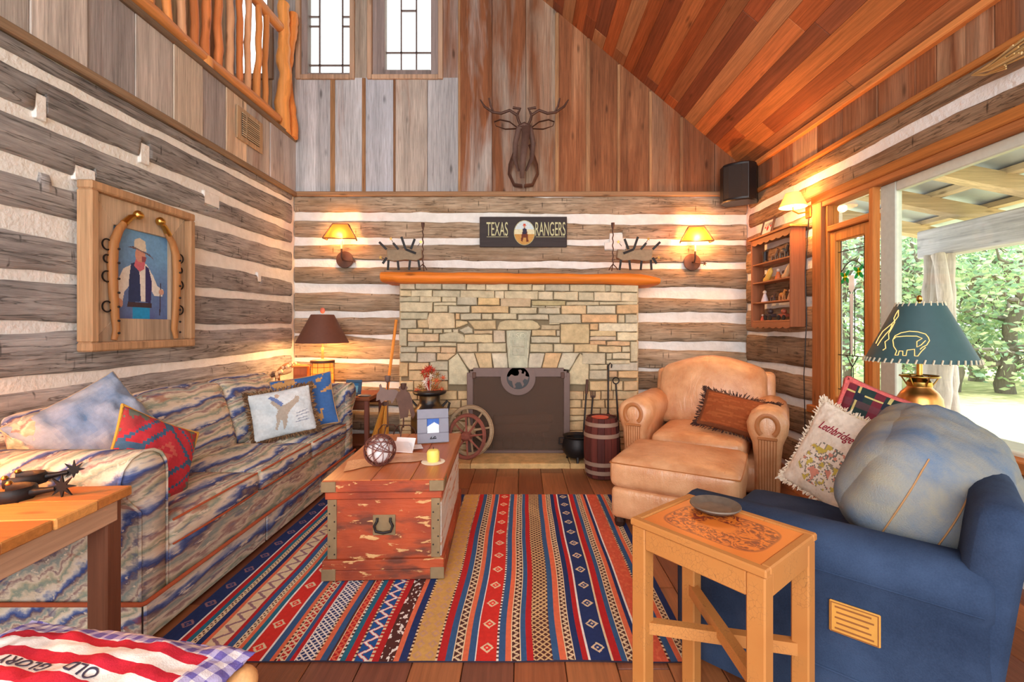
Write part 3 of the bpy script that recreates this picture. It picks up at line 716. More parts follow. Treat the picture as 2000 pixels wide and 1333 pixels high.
for (a, b, c_, d) in ((1000,1025,664,678),(1001,1024,680,694)): MB().cbox(kx(a), kx(b), -.037, -.02, kz(d), kz(c_), .004).build('carved_panel', M['stone'], ks, color=srgb(184,182,160))
for (a, b, c_, d) in ((993,1032,648,650),(993,996,650,700),(1029,1032,650,700)): MB().cbox(kx(a), kx(b), -.035, -.02, kz(d), kz(c_), .003).build('carved_border', M['stone'], ks, color=srgb(198,196,172))
tm = text_mesh('USO', .14, .045, .012); o = inst(tm, 'carved_lettering', M['stone'], ks, (kx(1012), -.034, kz(656)), (PI/2,0,0), color=srgb(206,204,182))
# sides of the chimney breast
for k in range(9):
    z0 = HZ+k*.18
    for sx, xx in ((-1, FXL-fcx), (1, FXR-fcx)):
        MB().cbox(xx-.012 if sx < 0 else xx-.02, xx+.02 if sx < 0 else xx+.012, .045, .335, z0, min(z0+.175, FZT), .008).build('stone', M['stone'], fp, color=R.choice(SC))
# hearth
he = thing('hearth', 'low tan flagstone hearth in front of the fireplace', 'hearth', (fcx, 4.3, 0))
def flag(x0, x1, y0, y1, col):
    top = []; n_ = 12
    for i in range(n_+1): top.append((x0+(x1-x0)*i/n_, y0+.012*fbm(i*.7, x0*3, 2)))
    top += [(x1, y1), (x0, y1)]
    MB().prism(top, 'z', .0, HZ, chb=.006).build('flagstone', M['stone'], he, smooth=30, color=col)
hy = 4.06
for (a, b, c) in ((-1.32-fcx,-.46-fcx,srgb(206,164,110)), (-.455-fcx,.42-fcx,srgb(214,176,120)), (.425-fcx,1.25-fcx,srgb(208,168,114))): flag(a, b, hy-4.3, YF+.03-4.3, c)
# mantel: a half log shelf
def mantel():
    V = []; F = []; n_ = 46; x0, x1 = -1.363, 1.324
    m = 9
    for i in range(n_+1):
        t = i/n_; x = x0+(x1-x0)*t; e = min(1, min(t, 1-t)*14)**.5*.35+.65
        zb = CAMZ-(553+ (6 if t > .8 else 0)*(t-.8)*5 + (-3 if t < .05 else 0)-VY)/FPX*4.40; zt = CAMZ-(530+5*t+3*fbm(t*5, 3, 1)-VY)/FPX*4.40
        zt -= .035*max(0, (t-.9)/.1)**2; zb += .02*max(0, (t-.94)/.06)
        yf = 4.40+.02*fbm(t*4, 8, 1)+.03*(1-e); h = zt-zb
        for (y_, z_) in ((4.84, zb), (yf+.09, zb), (yf+.025, zb+.10*h), (yf+.0, zb+.35*h), (yf-.004, zb+.6*h), (yf+.012, zb+.88*h), (yf+.05, zt), (yf+.12, zt), (4.84, zt)): V.append((x, y_-4.6, z_-1.67))
    for i in range(n_):
        for j in range(m):
            a, b = i*m+j, i*m+(j+1)%m; F.append((b, a, (i+1)*m+j, (i+1)*m+(j+1)%m))
    F.append(list(range(m))); F.append([n_*m+j for j in reversed(range(m))])
    t_ = thing('mantel_shelf', 'orange varnished half-log mantel shelf above the fireplace', 'mantel', (0, 4.6, 1.67))
    MB().add(V, F).build('shelf_log', M['wood_x'], t_, smooth=45, color=srgb(228,128,44))
    MB().cbox(FXL+.01, FXR-.01, YF+.01-4.6, .2, FZT-1.67-.002, .012, .003).build('bed_moulding', M['wood_x'], t_, color=srgb(150,120,90))
mantel()
# fireplace screen
YS = 4.40
sx0, sx1, sz0, sz1 = (912-VX)/FPX*YS, (1113-VX)/FPX*YS, HZ, CAMZ-(719-VY)/FPX*YS
scx = (sx0+sx1)/2
sc = thing('fireplace_screen', 'brown metal fire screen with round bronco medallion at its top', 'fire screen', (scx, YS, HZ))
w2 = (sx1-sx0)/2; h_ = sz1-HZ; nt = .045
n = N('screen_mesh'); tr = n.new('ShaderNodeBsdfTransparent'); df = n.new('ShaderNodeBsdfDiffuse'); df.inputs[0].default_value = srgb(108,88,76); mx = n.new('ShaderNodeMixShader'); mx.inputs[0].default_value = .5
n.t.links.new(tr.outputs[0], mx.inputs[1]); n.t.links.new(df.outputs[0], mx.inputs[2]); n.t.links.new(mx.outputs[0], n.out.inputs[0]); M['mesh'] = n.m
MB().cbox(-w2, -w2+.06, -.012, .012, .0, h_-nt, .004).build('frame_post', M['brown_iron'], sc); MB().cbox(w2-.06, w2, -.012, .012, .0, h_-nt, .004).build('frame_post', M['brown_iron'], sc)
MB().prism([(-w2+.03,h_-.085),(w2-.03,h_-.085),(w2-.03,h_-.03),(w2-.06,h_-.03),(w2-.06,h_),(-w2+.06,h_),(-w2+.06,h_-.03),(-w2+.03,h_-.03)], 'y', -.014, .012, ch=.003).build('frame_top', M['brown_iron'], sc)
MB().cbox(-w2+.06, w2-.06, -.012, .012, .0, .03, .004).build('frame_bottom', M['brown_iron'], sc)
for s_ in (-1, 1): MB().cbox(s_*(w2-.07)-.018, s_*(w2-.07)+.018, -.022, -.01, h_-.1, h_-.04, .004).build('corner_plate', M['rust'], sc)
MB().box(-w2+.06, w2-.06, -.002, .002, .03, h_-.08).build('mesh_panel', M['mesh'], sc)
mr = thing('m', None, None); bpy.data.objects.remove(mr)
mcx = ((1012-VX)/FPX*YS)-scx; mcz = CAMZ-(738-VY)/FPX*YS-HZ; r0, r1 = .108, .165
V = []; F = []; nn = 48
for i in range(nn):
    a = 2*PI*i/nn
    for (r, y) in ((r0,-.026),(r1,-.026),(r1,-.004),(r0,-.004)):
        z = mcz+r*math.sin(a); V.append((mcx+r*math.cos(a), y, min(z, h_+.0)))
for i in range(nn):
    for j in range(4): F.append((i*4+j, ((i+1)%nn)*4+j, ((i+1)%nn)*4+(j+1)%4, i*4+(j+1)%4))
med = MB().add(V, F).build('medallion_ring', M['brown_iron'], sc, smooth=40)
MB().prism([(mcx+r0*math.cos(2*PI*i/40), min(mcz+r0*math.sin(2*PI*i/40), h_-.002)) for i in range(40)], 'y', -.014, -.006).build('medallion_backing', M['black'], sc)
bh = [(-.075,.03),(-.06,.045),(-.03,.03),(.0,.035),(.01,.06),(.0,.085),(.02,.09),(.035,.08),(.03,.055),(.05,.05),(.06,.075),(.07,.06),(.065,.03),(.095,.02),(.085,-.01),(.06,.005),(.04,-.02),(.055,-.05),(.04,-.075),(.03,-.05),(.02,-.03),(-.01,-.03),(-.03,-.05),(-.02,-.08),(-.04,-.085),(-.05,-.05),(-.055,-.02),(-.085,-.01),(-.09,.01)]
MB().prism([(mcx+x_*1.05, mcz+y_*1.0-.012) for x_, y_ in bh], 'y', -.022, -.012).build('bronco_cutout', M['brown_iron'], sc)
# grate with logs inside the firebox
gr = thing('fire_grate', 'iron log grate inside the sooty firebox', 'grate', (scx, YF+.17, HZ+.01))
for k in range(6): MB().tube([(-.25+.1*k,-.12,.0),(-.25+.1*k,-.11,.1),(-.25+.1*k,.12,.1),(-.25+.1*k,.13,.0)], .009, 6).build('grate_bar', M['iron'], gr)
MB().tube([(-.3,-.1,.1),(.3,-.1,.1)], .008, 6).build('cross_bar', M['iron'], gr)
for k, (y, z, r) in enumerate(((-.05,.17,.05),(.06,.17,.055),(.0,.255,.05))):
    pts, rr = knotty((-.32+.03*k,y,z),(.3+.02*k,y+.02,z+.01), r, r*.9, 90+k, wob=.02); lo = MB().tube(pts, rr, 10).build('firewood', M['old_x'], None, smooth=50, color=srgb(120,84,60)); lo.location = (scx, YF+.17, HZ+.01); tag(lo, ['front firewood log on the grate','rear firewood log on the grate','top firewood log on the grate'][k], 'firewood', 'firewood on the grate')
# wagon wheels
def wheel(loc, rad, tilt, yaw, col, label, nsp=8):
    t_ = thing('wagon_wheel', label, 'wheel', loc, 0, 'small wagon wheels leaning on the fireplace'); t_.rotation_euler = (tilt, 0, yaw)
    c = (0, 0, rad)
    MB().tube([(rad*.93*math.cos(2*PI*i/40), 0, rad+rad*.93*math.sin(2*PI*i/40)) for i in range(40)], rad*.075, 8, closed=True, flat=(1.2,1)).build('felloe', M['old_x'], t_, smooth=40, color=col)
    MB().tube([(rad*.985*math.cos(2*PI*i/40), 0, rad+rad*.985*math.sin(2*PI*i/40)) for i in range(40)], rad*.03, 6, closed=True, flat=(.5,2.2)).build('tyre', M['rust'], t_, smooth=40)
    for k in range(nsp):
        a = 2*PI*k/nsp+.2; MB().tube([(.1*rad*math.cos(a),0,rad+.1*rad*math.sin(a)),(.9*rad*math.cos(a),0,rad+.9*rad*math.sin(a))], [rad*.055,rad*.035], 6).build('spoke', M['old_x'], t_, smooth=50, color=col)
    pr = [(.16,-.07),(.2,-.04),(.2,.04),(.16,.07)]
    hb = MB(); hb.xf(Matrix.Translation((0,0,rad)) @ Matrix.Rotation(PI/2, 4, 'X')); hb.lathe([(rad*.12,-rad*.3),(rad*.2,-rad*.16),(rad*.22,rad*.16),(rad*.12,rad*.3)], n=14).build('hub', M['old_x'], t_, smooth=40, color=col)
wheel((-.53, 4.19, HZ), .205, math.radians(-12), math.radians(-28), srgb(150,88,74), 'red-brown wagon wheel nearest the chest on the hearth')
wheel((-.50, 4.29, HZ), .235, math.radians(-8), math.radians(-18), srgb(176,150,118), 'greyish wagon wheel behind the red-brown one')
# milk can with flowers
mc = thing('milk_can', 'black painted milk can with gilt shoulders beside the fireplace', 'milk can', (-.86, 4.28, HZ))
n = N('can_paint'); v = n.coord(); f = n.noise(v, 6, 3); n.base(n.mix(n.map(f,.45,.6), srgb(40,38,40), srgb(118,92,54))).rough(.35).metal(.5); M['can'] = n.m
MB().lathe([(.165,0),(.17,.02),(.17,.36),(.165,.40),(.14,.45),(.105,.49),(.095,.51),(.095,.575),(.1,.58)], n=32).build('can_body', M['can'], mc, smooth=40)
MB().lathe([(.095,.57),(.145,.585),(.155,.60),(.15,.612),(.12,.615)], n=32).build('can_lid', M['black'], mc, smooth=40)
for s_ in (-1, 1): MB().tube([(s_*.12,0,.47),(s_*.165,0,.52),(s_*.185,0,.50),(s_*.165,0,.42)], .011, 6).build('can_handle', M['black'], mc, smooth=50)
bq = thing('flower_arrangement', 'dried red and cream flower arrangement standing on the milk can', 'flowers', (-.86, 4.28, HZ+.615))
fcols = [srgb(190,60,44), srgb(206,96,60), srgb(232,218,200), srgb(240,232,220), srgb(196,150,90), srgb(150,110,60)]
for k in range(40):
    a = R.uniform(0, 2*PI); rr_ = R.uniform(.0,.13); h = R.uniform(.05,.24)-rr_*.5; c = fcols[0] if h > .17 else R.choice(fcols)
    b = MB(); p = Vector((rr_*math.cos(a), rr_*math.sin(a)*.7, h))
    for q in range(6):
        an = q*PI/3+a; b.add([tuple(p), tuple(p+Vector((.016*math.cos(an-.3), .01, .016*math.sin(an-.3)))), tuple(p+Vector((.034*math.cos(an), -.006, .034*math.sin(an)))), tuple(p+Vector((.016*math.cos(an+.3), .01, .016*math.sin(an+.3))))], [(0,1,2,3)])
    b.ball(tuple(p), .012, 8, 6); b.color(c)
    mb = b; mb.cf = [c]*len(mb.f); mb.tube([(p.x*.3,p.y*.3,.0), tuple(p)], .003, 4); mb.cf = [c]*len(mb.f); mb.build('blossom', M['vcol'], bq)
# barrel, pot, fire irons
br = thing('nail_keg', 'small dark red wooden keg with hoops between pot and ottoman', 'barrel', (.665, 3.86, 0))
n_ = 16
def keg_r(t): return .128+.022*math.sin(PI*t)
for k in range(n_):
    a0, a1 = 2*PI*k/n_+.01, 2*PI*(k+1)/n_-.01; V = []; F = []
    for j in range(9):
        t = j/8; r = keg_r(t)
        for (a, rr_) in ((a0,r),(a1,r),(a1,r-.015),(a0,r-.015)): V.append((rr_*math.cos(a), rr_*math.sin(a), .01+.49*t))
    for j in range(8):
        for q in range(4): F.append((j*4+q, j*4+(q+1)%4, (j+1)*4+(q+1)%4, (j+1)*4+q))
    F += [(3,2,1,0), (32,33,34,35)]
    MB().add(V, F).build('stave', M['old_z'], br, color=R.choice([srgb(84,38,32), srgb(74,34,30), srgb(96,44,36)]))
for z, t in ((.06,.1),(.13,.24),(.36,.71),(.45,.9)):
    r = keg_r(t)+.004; MB().lathe([(r-.004,z-.016),(r,z-.016),(r,z+.016),(r-.004,z+.016)], n=32, caps=False).build('hoop', plain('hoop_paint', srgb(150,122,104), .6) if 'hoop' not in M else M['hoop'], br, smooth=40)
MB().lathe([(.001,.485),(.118,.485),(.118,.49),(.001,.49)], n=24, caps=False).build('keg_head', M['old_x'], br, color=srgb(70,44,40))
ash = MB().lathe([(.05,.0),(.068,.006),(.07,.014),(.062,.014),(.05,.006)], n=24).build('dish', plain('red_glaze', srgb(196,72,52), .3), None, smooth=40); ash.location = (.645, 3.82, .492); tag(ash, 'small red dish lying on top of the keg', 'dish')
pt = thing('iron_kettle', 'black cast iron three-legged kettle standing on the hearth', 'kettle', (.50, 4.17, HZ))
MB().lathe([(.03,.03),(.10,.04),(.135,.09),(.14,.14),(.125,.19),(.118,.205),(.135,.225),(.125,.228),(.108,.205),(.115,.14),(.08,.06)], n=28).build('kettle_body', M['iron'], pt, smooth=40)
for k in range(3): a = k*2.1+.4; MB().tube([(.09*math.cos(a),.09*math.sin(a),.06),(.11*math.cos(a),.11*math.sin(a),.0)], [.016,.01], 6).build('kettle_leg', M['iron'], pt)
for s_ in (-1,1): MB().tube([(s_*.12,0,.2),(s_*.165,0,.2),(s_*.165,0,.15),(s_*.135,0,.14)], .008, 6).build('kettle_ear', M['iron'], pt)
def iron(label, p0, p1, kind):
    t_ = thing('fire_iron', label, 'fire iron', p0, 0, 'fire irons leaning beside the fireplace'); d = Vector(p1)-Vector(p0)
    MB().tube([(0,0,0), tuple(d)], .0085, 6).build('rod', M['iron'], t_, smooth=50)
    u = d.normalized()
    if kind == 'ring': MB().tube([tuple(d+Vector((.03*math.cos(a),0,.03+.03*math.sin(a)))) for a in [2*PI*i/14 for i in range(14)]], .006, 5, closed=True).build('ring_handle', M['iron'], t_, smooth=50)
    elif kind == 'fork':
        MB().cbox(d.x-.024, d.x+.024, d.y-.006, d.y+.006, d.z-.01, d.z+.01, .003).build('fork_bar', M['rust'], t_)
        for q in (-.02,0,.02): MB().tube([(d.x+q,d.y,d.z),(d.x+q,d.y,d.z+.05)], .006, 5).build('tine', M['rust'], t_)
    elif kind == 'grip': MB().tube([tuple(d*.78), tuple(d)], .013, 8).build('grip', M['rust'], t_, smooth=50)
    elif kind == 'hook':
        MB().tube([tuple(d), tuple(d+Vector((.02,0,.03))), tuple(d+Vector((.035,0,.01))), tuple(d+Vector((.03,0,-.02)))], .006, 5).build('hook', M['iron'], t_, smooth=50)
        MB().ball(tuple(d*.45), .018, 8, 6).build('knuckle', M['iron'], t_, smooth=60)
iron('straight poker standing in the kettle', P(1138,872,4.26), P(1147,742,4.46), 'grip')
iron('toasting fork standing in the kettle', P(1150,866,4.28), P(1158,775,4.46), 'fork')
iron('tall hooked poker leaning against the stones', (.80,4.30,HZ), P(1188,715,4.46), 'hook')
iron('fire iron with a ring handle behind the keg', (.92,4.33,HZ), P(1203,750,4.46), 'ring')
# broom
bm_ = thing('straw_broom', 'straw broom leaning in the corner beside the fireplace', 'broom', (-1.36, 4.36, 0))
top = P(774,625,4.55)-Vector((-1.36,4.36,0)); mid = top*.36
MB().tube([tuple(mid), tuple(top)], .014, 8).build('broom_stick', M['wood_z'], bm_, smooth=50, color=srgb(226,140,50))
for k in range(40):
    a = R.uniform(-1,1); b = R.uniform(-1,1); MB().tube([tuple(mid+Vector((a*.02,b*.015,.04))), (a*.12-.02, b*.04, .0)], [.006,.004], 4).build('bristle', M['wood_z'], bm_, color=R.choice([srgb(222,150,60), srgb(206,132,52), srgb(232,170,80)]))
MB().tube([tuple(mid+Vector((0,0,.02))), tuple(mid+Vector((0,0,.06)))], .03, 8).build('binding', M['rust'], bm_)
# ================================================================== FURNITURE
n = N('western_tapestry'); v = n.coord(); va = n.mapping(v, (5.0, 1.0, 11.0), (0,0,0), (.0,0,.16)); A = n.noise(va, 1.0, 5, .55, .7); Bf = n.noise(n.mapping(v, (34, 14, 44)), 1.0, 4, .65); C_ = n.noise(n.mapping(v, (11, 4, 16)), 1.0, 3)
f = n.math('ADD', n.math('MULTIPLY', A, .82), n.math('MULTIPLY_ADD', Bf, .30, -.06))
bp_ = n.new('ShaderNodeSeparateXYZ'); n.set(bp_.inputs[0], v); w_ = n.math('MULTIPLY', n.math('SUBTRACT', bp_.outputs[2], n.math('MULTIPLY', bp_.outputs[0], .8)), 5.6)
A2 = n.noise(n.mapping(v, (3.0, 1.3, 3.0)), 1.0, 4, .55, .3); D2 = n.noise(n.mapping(v, (26, 7, 40)), 1.0, 5, .6)
fr_ = n.math('FRACT', n.math('ADD', n.math('MULTIPLY_ADD', A2, 2.0, w_), n.math('MULTIPLY', D2, .34)))
c = n.ramp(fr_, [(0,srgb(66,82,134)),(.07,srgb(104,118,164)),(.13,srgb(176,176,184)),(.20,srgb(226,214,196)),(.32,srgb(216,200,174)),(.40,srgb(144,156,140)),(.48,srgb(190,180,152)),(.56,srgb(222,208,184)),(.64,srgb(156,124,120)),(.70,srgb(206,190,168)),(.80,srgb(140,152,146)),(.88,srgb(176,160,146)),(.94,srgb(118,100,104)),(1.0,srgb(66,82,134))])
c = n.mix(n.map(D2, .58, .64), c, srgb(222,208,186)); c = n.mix(n.math('MULTIPLY', n.map(n.noise(n.mapping(v,(16,5,22),(5,5,5)),1.0,4), .60, .66), .6), c, srgb(92,100,130)); spots = n.map(C_, .64, .70); c = n.mix(n.math('MULTIPLY', spots, .55), c, srgb(166,84,62))
dk = n.map(Bf, .30, .40, .7, 1.0); cbn = n.new('ShaderNodeCombineColor'); [n.set(cbn.inputs[i], dk) for i in range(3)]
n.base(n.mix(1.0, c, cbn.outputs[0], 'MULTIPLY')).rough(.95).spec(.1); n.bump(Bf, .35, .006); M['tapestry'] = n.m
M['rope'] = plain('rust_welt', srgb(176,84,48), .9, bumpy=.4, scale=120)
sofa = thing('sofa', 'three-seat sofa in blue and cream western tapestry along the left wall', 'sofa', (-1.93, 2.94, 0))
def so(x, y, z): return (x+1.93, y-2.94, z)
XF, XBk = -1.49, -2.385
def arm_prof(y_out, y_in):
    s_ = 1 if y_in > y_out else -1; w = abs(y_in-y_out)
    pts = [(0,.03),(0,.52),(-.05,.575),(-.085,.62),(-.095,.665),(-.08,.71),(-.045,.742),(.01,.758),(.065,.752),(.105,.73),(.128,.695),(.135,.65),(.135,.03)]
    return [(y_out+s_*p[0]-2.94, p[1]) for p in pts]
for (yo, yi) in ((1.81, 1.945), (4.055, 3.92)):
    pr = arm_prof(yo, yi)
    am = MB().prism(pr, 'x', XBk+1.93, XF+1.93, chb=.022).build('arm', M['tapestry'], sofa, smooth=50)
    MB().tube([(XF+1.93-.012, y_, z_) for y_, z_ in pr], .007, 6).build('welt', M['tapestry'], am, smooth=60)
MB().cbox(*(so(XBk,0,0)[0], so(-2.235,0,0)[0]), 1.82-2.94, 4.045-2.94, .03, .80, .04).build('back_frame', M['tapestry'], sofa, smooth=40)
MB().cbox(so(-2.24,0,0)[0], so(XF-.01,0,0)[0], 1.95-2.94, 3.915-2.94, .14, .315, .015).build('seat_rail', M['tapestry'], sofa, smooth=40)
sk = [1.80, 2.66, 3.36, 4.065]
for k in range(3): MB().cbox(so(XF-.0,0,0)[0], so(XF+.014,0,0)[0], sk[k]-2.94+.006, sk[k+1]-2.94-.006, .012, .165, .006).build('skirt', M['tapestry'], sofa, smooth=40)
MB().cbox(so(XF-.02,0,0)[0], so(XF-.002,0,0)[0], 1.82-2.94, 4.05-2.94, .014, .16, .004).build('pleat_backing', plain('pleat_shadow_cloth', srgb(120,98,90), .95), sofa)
MB().cbox(so(XBk,0,0)[0], so(XF,0,0)[0], 1.795-2.94, 1.81-2.94, .012, .165, .006).build('skirt', M['tapestry'], sofa, smooth=40)
MB().tube([so(XBk,1.79,.17), so(XF+.012,1.79,.17), so(XF+.018,1.80,.17), so(XF+.018,4.06,.17)], .009, 7).build('rope_trim', M['rope'], sofa, smooth=60)
cy = [1.95, 2.62, 3.275, 3.915]
for k in range(3):
    y0, y1 = cy[k]+.004, cy[k+1]-.004; ym = (y0+y1)/2
    cu = MB().rbox(so((-2.2+XF+.005)/2, ym, .372), ((XF+.005+2.2)/2, (y1-y0)/2, .058), .03, 9, (.012, 0, .028)).build('seat_cushion', M['tapestry'], sofa, smooth=179)
    for z in (.425, .322): MB().tube([so(XF-.004+.010*math.sin(PI*i/10), y0+.02+(y1-y0-.04)*i/10, z+(.006 if z > .4 else -.0)*math.sin(PI*i/10)) for i in range(11)], .006, 6).build('welt', M['rope'], cu, smooth=60)
by = [1.95, 2.56, 3.22, 3.86]
for k in range(3):
    y0, y1 = by[k]+.006, by[k+1]-.006; ym = (y0+y1)/2
    def wp(p):
        z = p.z; return Vector((p.x-(z-.42)*.30, p.y, p.z))
    MB().rbox(so(-2.04, ym, .645), (.085, (y1-y0)/2, .225), .05, 9, (.045, 0, .012), wp).build('back_cushion', M['tapestry'], sofa, smooth=179)
# ---- chest
n = N('chipped_red_paint'); v = n.coord(); f1 = n.noise(n.mapping(v, (9, 9, 30)), 1.0, 7, .62, .4); f2 = n.noise(v, 5, 4); g = n.noise(n.mapping(v, (3, 3, 60)), 1.0, 5, .6)
red = n.mix(n.map(f2,.3,.7), srgb(130,50,26), srgb(184,80,38)); bare = n.mix(g, srgb(190,140,84), srgb(228,186,128)); dirt = n.mix(n.map(n.noise(n.mapping(v,(5,5,14)),1.0,4),.52,.66), red, srgb(100,52,36))
n.base(n.mix(n.map(f1, .595, .63), dirt, bare)).rough(.6); n.bump(n.math('ADD', f1, n.math('MULTIPLY', g, .4)), .5, .006); M['chip'] = n.m
n = N('pale_scraped_side'); v = n.coord(); f1 = n.noise(n.mapping(v, (9, 3, 20)), 1.0, 6, .65, .8); n.base(n.ramp(f1, [(.35,srgb(206,200,190)),(.52,srgb(226,218,204)),(.6,srgb(196,130,84)),(.7,srgb(170,86,46))])).rough(.7); M['scraped'] = n.m
M['tin'] = plain('old_galvanised_strip', srgb(142,120,88), .6, .3, .4, .35, 18)
ch = thing('trunk_table', 'weathered red-orange wooden trunk used as coffee table on the rug', 'trunk', (-.700, 2.735, 0), math.radians(2.5))
W_, L_, H_ = .272, .465, .504
MB().cbox(-W_, W_, -L_, L_, .10, .415, .004).build('trunk_body', M['chip'], ch)
MB().cbox(W_, W_+.006, -L_+.01, L_-.01, .10, .46, .002).build('side_panel', M['scraped'], ch); MB().cbox(-W_-.006, -W_, -L_+.01, L_-.01, .10, .46, .002).build('side_panel', M['scraped'], ch)
for z0, z1 in ((.012,.062),(.062,.112)): MB().cbox(-W_-.022, W_+.022, -L_-.022, L_+.022, z0+.0005, z1-.0005, .004).build('base_board', M['chip'], ch)
lid = MB().cbox(-W_-.012, W_+.012, -L_-.012, L_+.012, .405, .445, .004).build('lid_skirt', M['chip'], ch)
M['lidwood'] = wood('trunk_lid_wood', 'y', rough=.35, gscale=.8, contrast=.6, spec=.5)
for a, b, c in ((-W_-.022,-.06,srgb(188,112,66)),(-.058,.13,srgb(178,100,58)),(.132,W_+.022,srgb(184,106,60))): MB().cbox(a, b, -L_-.024, L_+.024, .445, H_, .004).build('lid_board', M['lidwood'], ch, color=c)
MB().cbox(-W_-.021, W_+.021, -L_-.03, -L_-.023, .447, H_-.003, .003).build('lid_edge', M['chip'], ch)
for s_ in (-1, 1):
    MB().cbox(s_*(W_-.02)-.022, s_*(W_-.02)+.022, -L_-.004, -L_, .112, .405, .001).build('tin_corner', M['tin'], ch)
    MB().cbox(s_*(W_-.012)-.035, s_*(W_-.012)+.035, -L_-.034, -L_-.028, .449, H_-.004, .002).build('lid_corner', M['tin'], ch)
    MB().cbox(s_*(W_-.010)-.034, s_*(W_-.010)+.034, -L_-.026, -L_-.021, .016, .072, .002).build('base_corner', M['tin'], ch)
    MB().cbox(s_*(W_+.020)-.003, s_*(W_+.020)+.005, -L_-.02, -L_+.08, .449, H_-.004, .002).build('lid_corner', M['tin'], ch)
hp = MB().cbox(-.055, .055, -L_-.005, -L_, .225, .325, .002).build('handle_plate', M['tin'], ch)
MB().tube([(-.032,-L_-.008,.312),(-.032,-L_-.014,.298),(-.045,-L_-.017,.275),(-.036,-L_-.02,.25),(.0,-L_-.021,.243),(.036,-L_-.02,.25),(.045,-L_-.017,.275),(.032,-L_-.014,.298),(.032,-L_-.008,.312)], .0065, 7).build('bail_handle', M['iron'], hp, smooth=60)
for k in range(7):
    for s_ in (-1, 1): MB().ball((s_*(W_-.02)+.012*(-1)**k, -L_-.005, .135+k*.04), .004, 6, 4).build('nail', M['iron'], ch)
# ---- leather armchair and ottoman
n = N('tan_leather'); v = n.coord(); f = n.noise(v, 5, 4, .6); g = n.voro(v, 130); w = n.noise(n.mapping(v, (18, 18, 4)), 1.0, 4, .6, 1.0)
n.base(n.mix(n.map(f,.3,.72), srgb(196,132,86), srgb(234,184,138))).rough(n.map(f,.2,.8,.42,.26)).spec(.7); n.bump(n.math('ADD', n.math('MULTIPLY', g, .12), w), .4, .016); M['leather'] = n.m
M['hide'] = plain('darker_hide', srgb(176,112,62), .5, bumpy=.3)
arm = thing('leather_armchair', 'wide tan leather club chair with horseshoe arm fronts by the window wall', 'armchair', (1.51, 3.80, 0), math.radians(-30))
def tilt(k, z0): return lambda p: Vector((p.x, p.y+(p.z-z0)*k, p.z))
AX = .4675
for s_ in (-1, 1):
    pr = [(-.075,.05),(-.08,.30),(-.095,.44),(-.125,.52),(-.132,.58),(-.11,.635),(-.06,.672),(.0,.682),(.06,.672),(.11,.635),(.132,.58),(.125,.52),(.095,.44),(.08,.30),(.075,.05)]
    a = MB().prism([(s_*AX+p, z) for p, z in pr], 'y', -.46, .34, ch=.03, chb=.02).build('arm', M['leather'], arm, smooth=50)
    hs = [(.062*math.sin(t)*1.05, .565+.075*math.cos(t)) for t in [-2.5+5.0*i/20 for i in range(21)]]
    MB().tube([(s_*AX+x_, -.466, z_) for x_, z_ in hs], .016, 7, flat=(1,.5)).build('horseshoe', M['hide'], a, smooth=60)
    MB().cbox(s_*AX-.062, s_*AX+.062, -.470, -.458, .468, .488, .004).build('fringe_band', M['hide'], a)
    for q in range(7): MB().tube([(s_*AX-.054+q*.018, -.464, .47),(s_*AX-.05+q*.0165, -.464, .12)], .0028, 4).build('fringe', M['hide'], a)
MB().cbox(-.50, .50, -.40, .36, .06, .27, .03).build('seat_base', M['leather'], arm, smooth=50)
MB().rbox((0,-.10,.345), (.335,.36,.085), .05, 10, (.0,.03,.04)).build('seat_cushion', M['leather'], arm, smooth=179)
def camel(p):
    u = p.x/.5; return Vector((p.x*(1-.05*max(0,(p.z-.5))), p.y+(p.z-.4)*.32, p.z+max(0,(p.z-.45))/.5*(.11*math.cos(min(1,abs(u)*1.05)*PI/2)**1.5-.03)))
MB().rbox((0,.25,.655), (.445,.115,.265), .085, 12, (0,.06,.0), camel).build('back_cushion', M['leather'], arm, smooth=179)
MB().rbox((0,.375,.46), (.50,.06,.40), .05, 8, (0,0,0), tilt(.22,.3)).build('back_frame', M['leather'], arm, smooth=179)
for sx in (-.44,.44):
    for sy in (-.38,.36): MB().lathe([(.025,0),(.035,.06)], (sx,sy,0), 10).build('foot', M['wood_z'], arm, color=srgb(60,36,24))
ott = thing('leather_ottoman', 'tan leather ottoman in front of the club chair', 'ottoman', (1.015, 2.955, .009), math.radians(-29))
MB().rbox((0,0,.15), (.365,.30,.095), .03, 8).build('ottoman_base', M['leather'], ott, smooth=179)
MB().rbox((0,0,.335), (.375,.312,.092), .05, 12, (.012,.012,.03)).build('ottoman_cushion', M['leather'], ott, smooth=179)
MB().tube([(.372*math.cos(t)*(1 if abs(math.cos(t))<.01 else min(1/max(abs(math.cos(t)),abs(math.sin(t))*1.0),1.4)), .309*math.sin(t)*min(1/max(abs(math.cos(t)),abs(math.sin(t))),1.4), .40) for t in [2*PI*i/48 for i in range(48)]], .004, 5, closed=True).build('welt', M['hide'], ott, smooth=60)
for sx in (-.32,.32):
    for sy in (-.25,.25): MB().lathe([(.028,0),(.036,.03),(.03,.06)], (sx,sy,.0), 10).build('foot', M['wood_z'], ott, color=srgb(50,30,22))
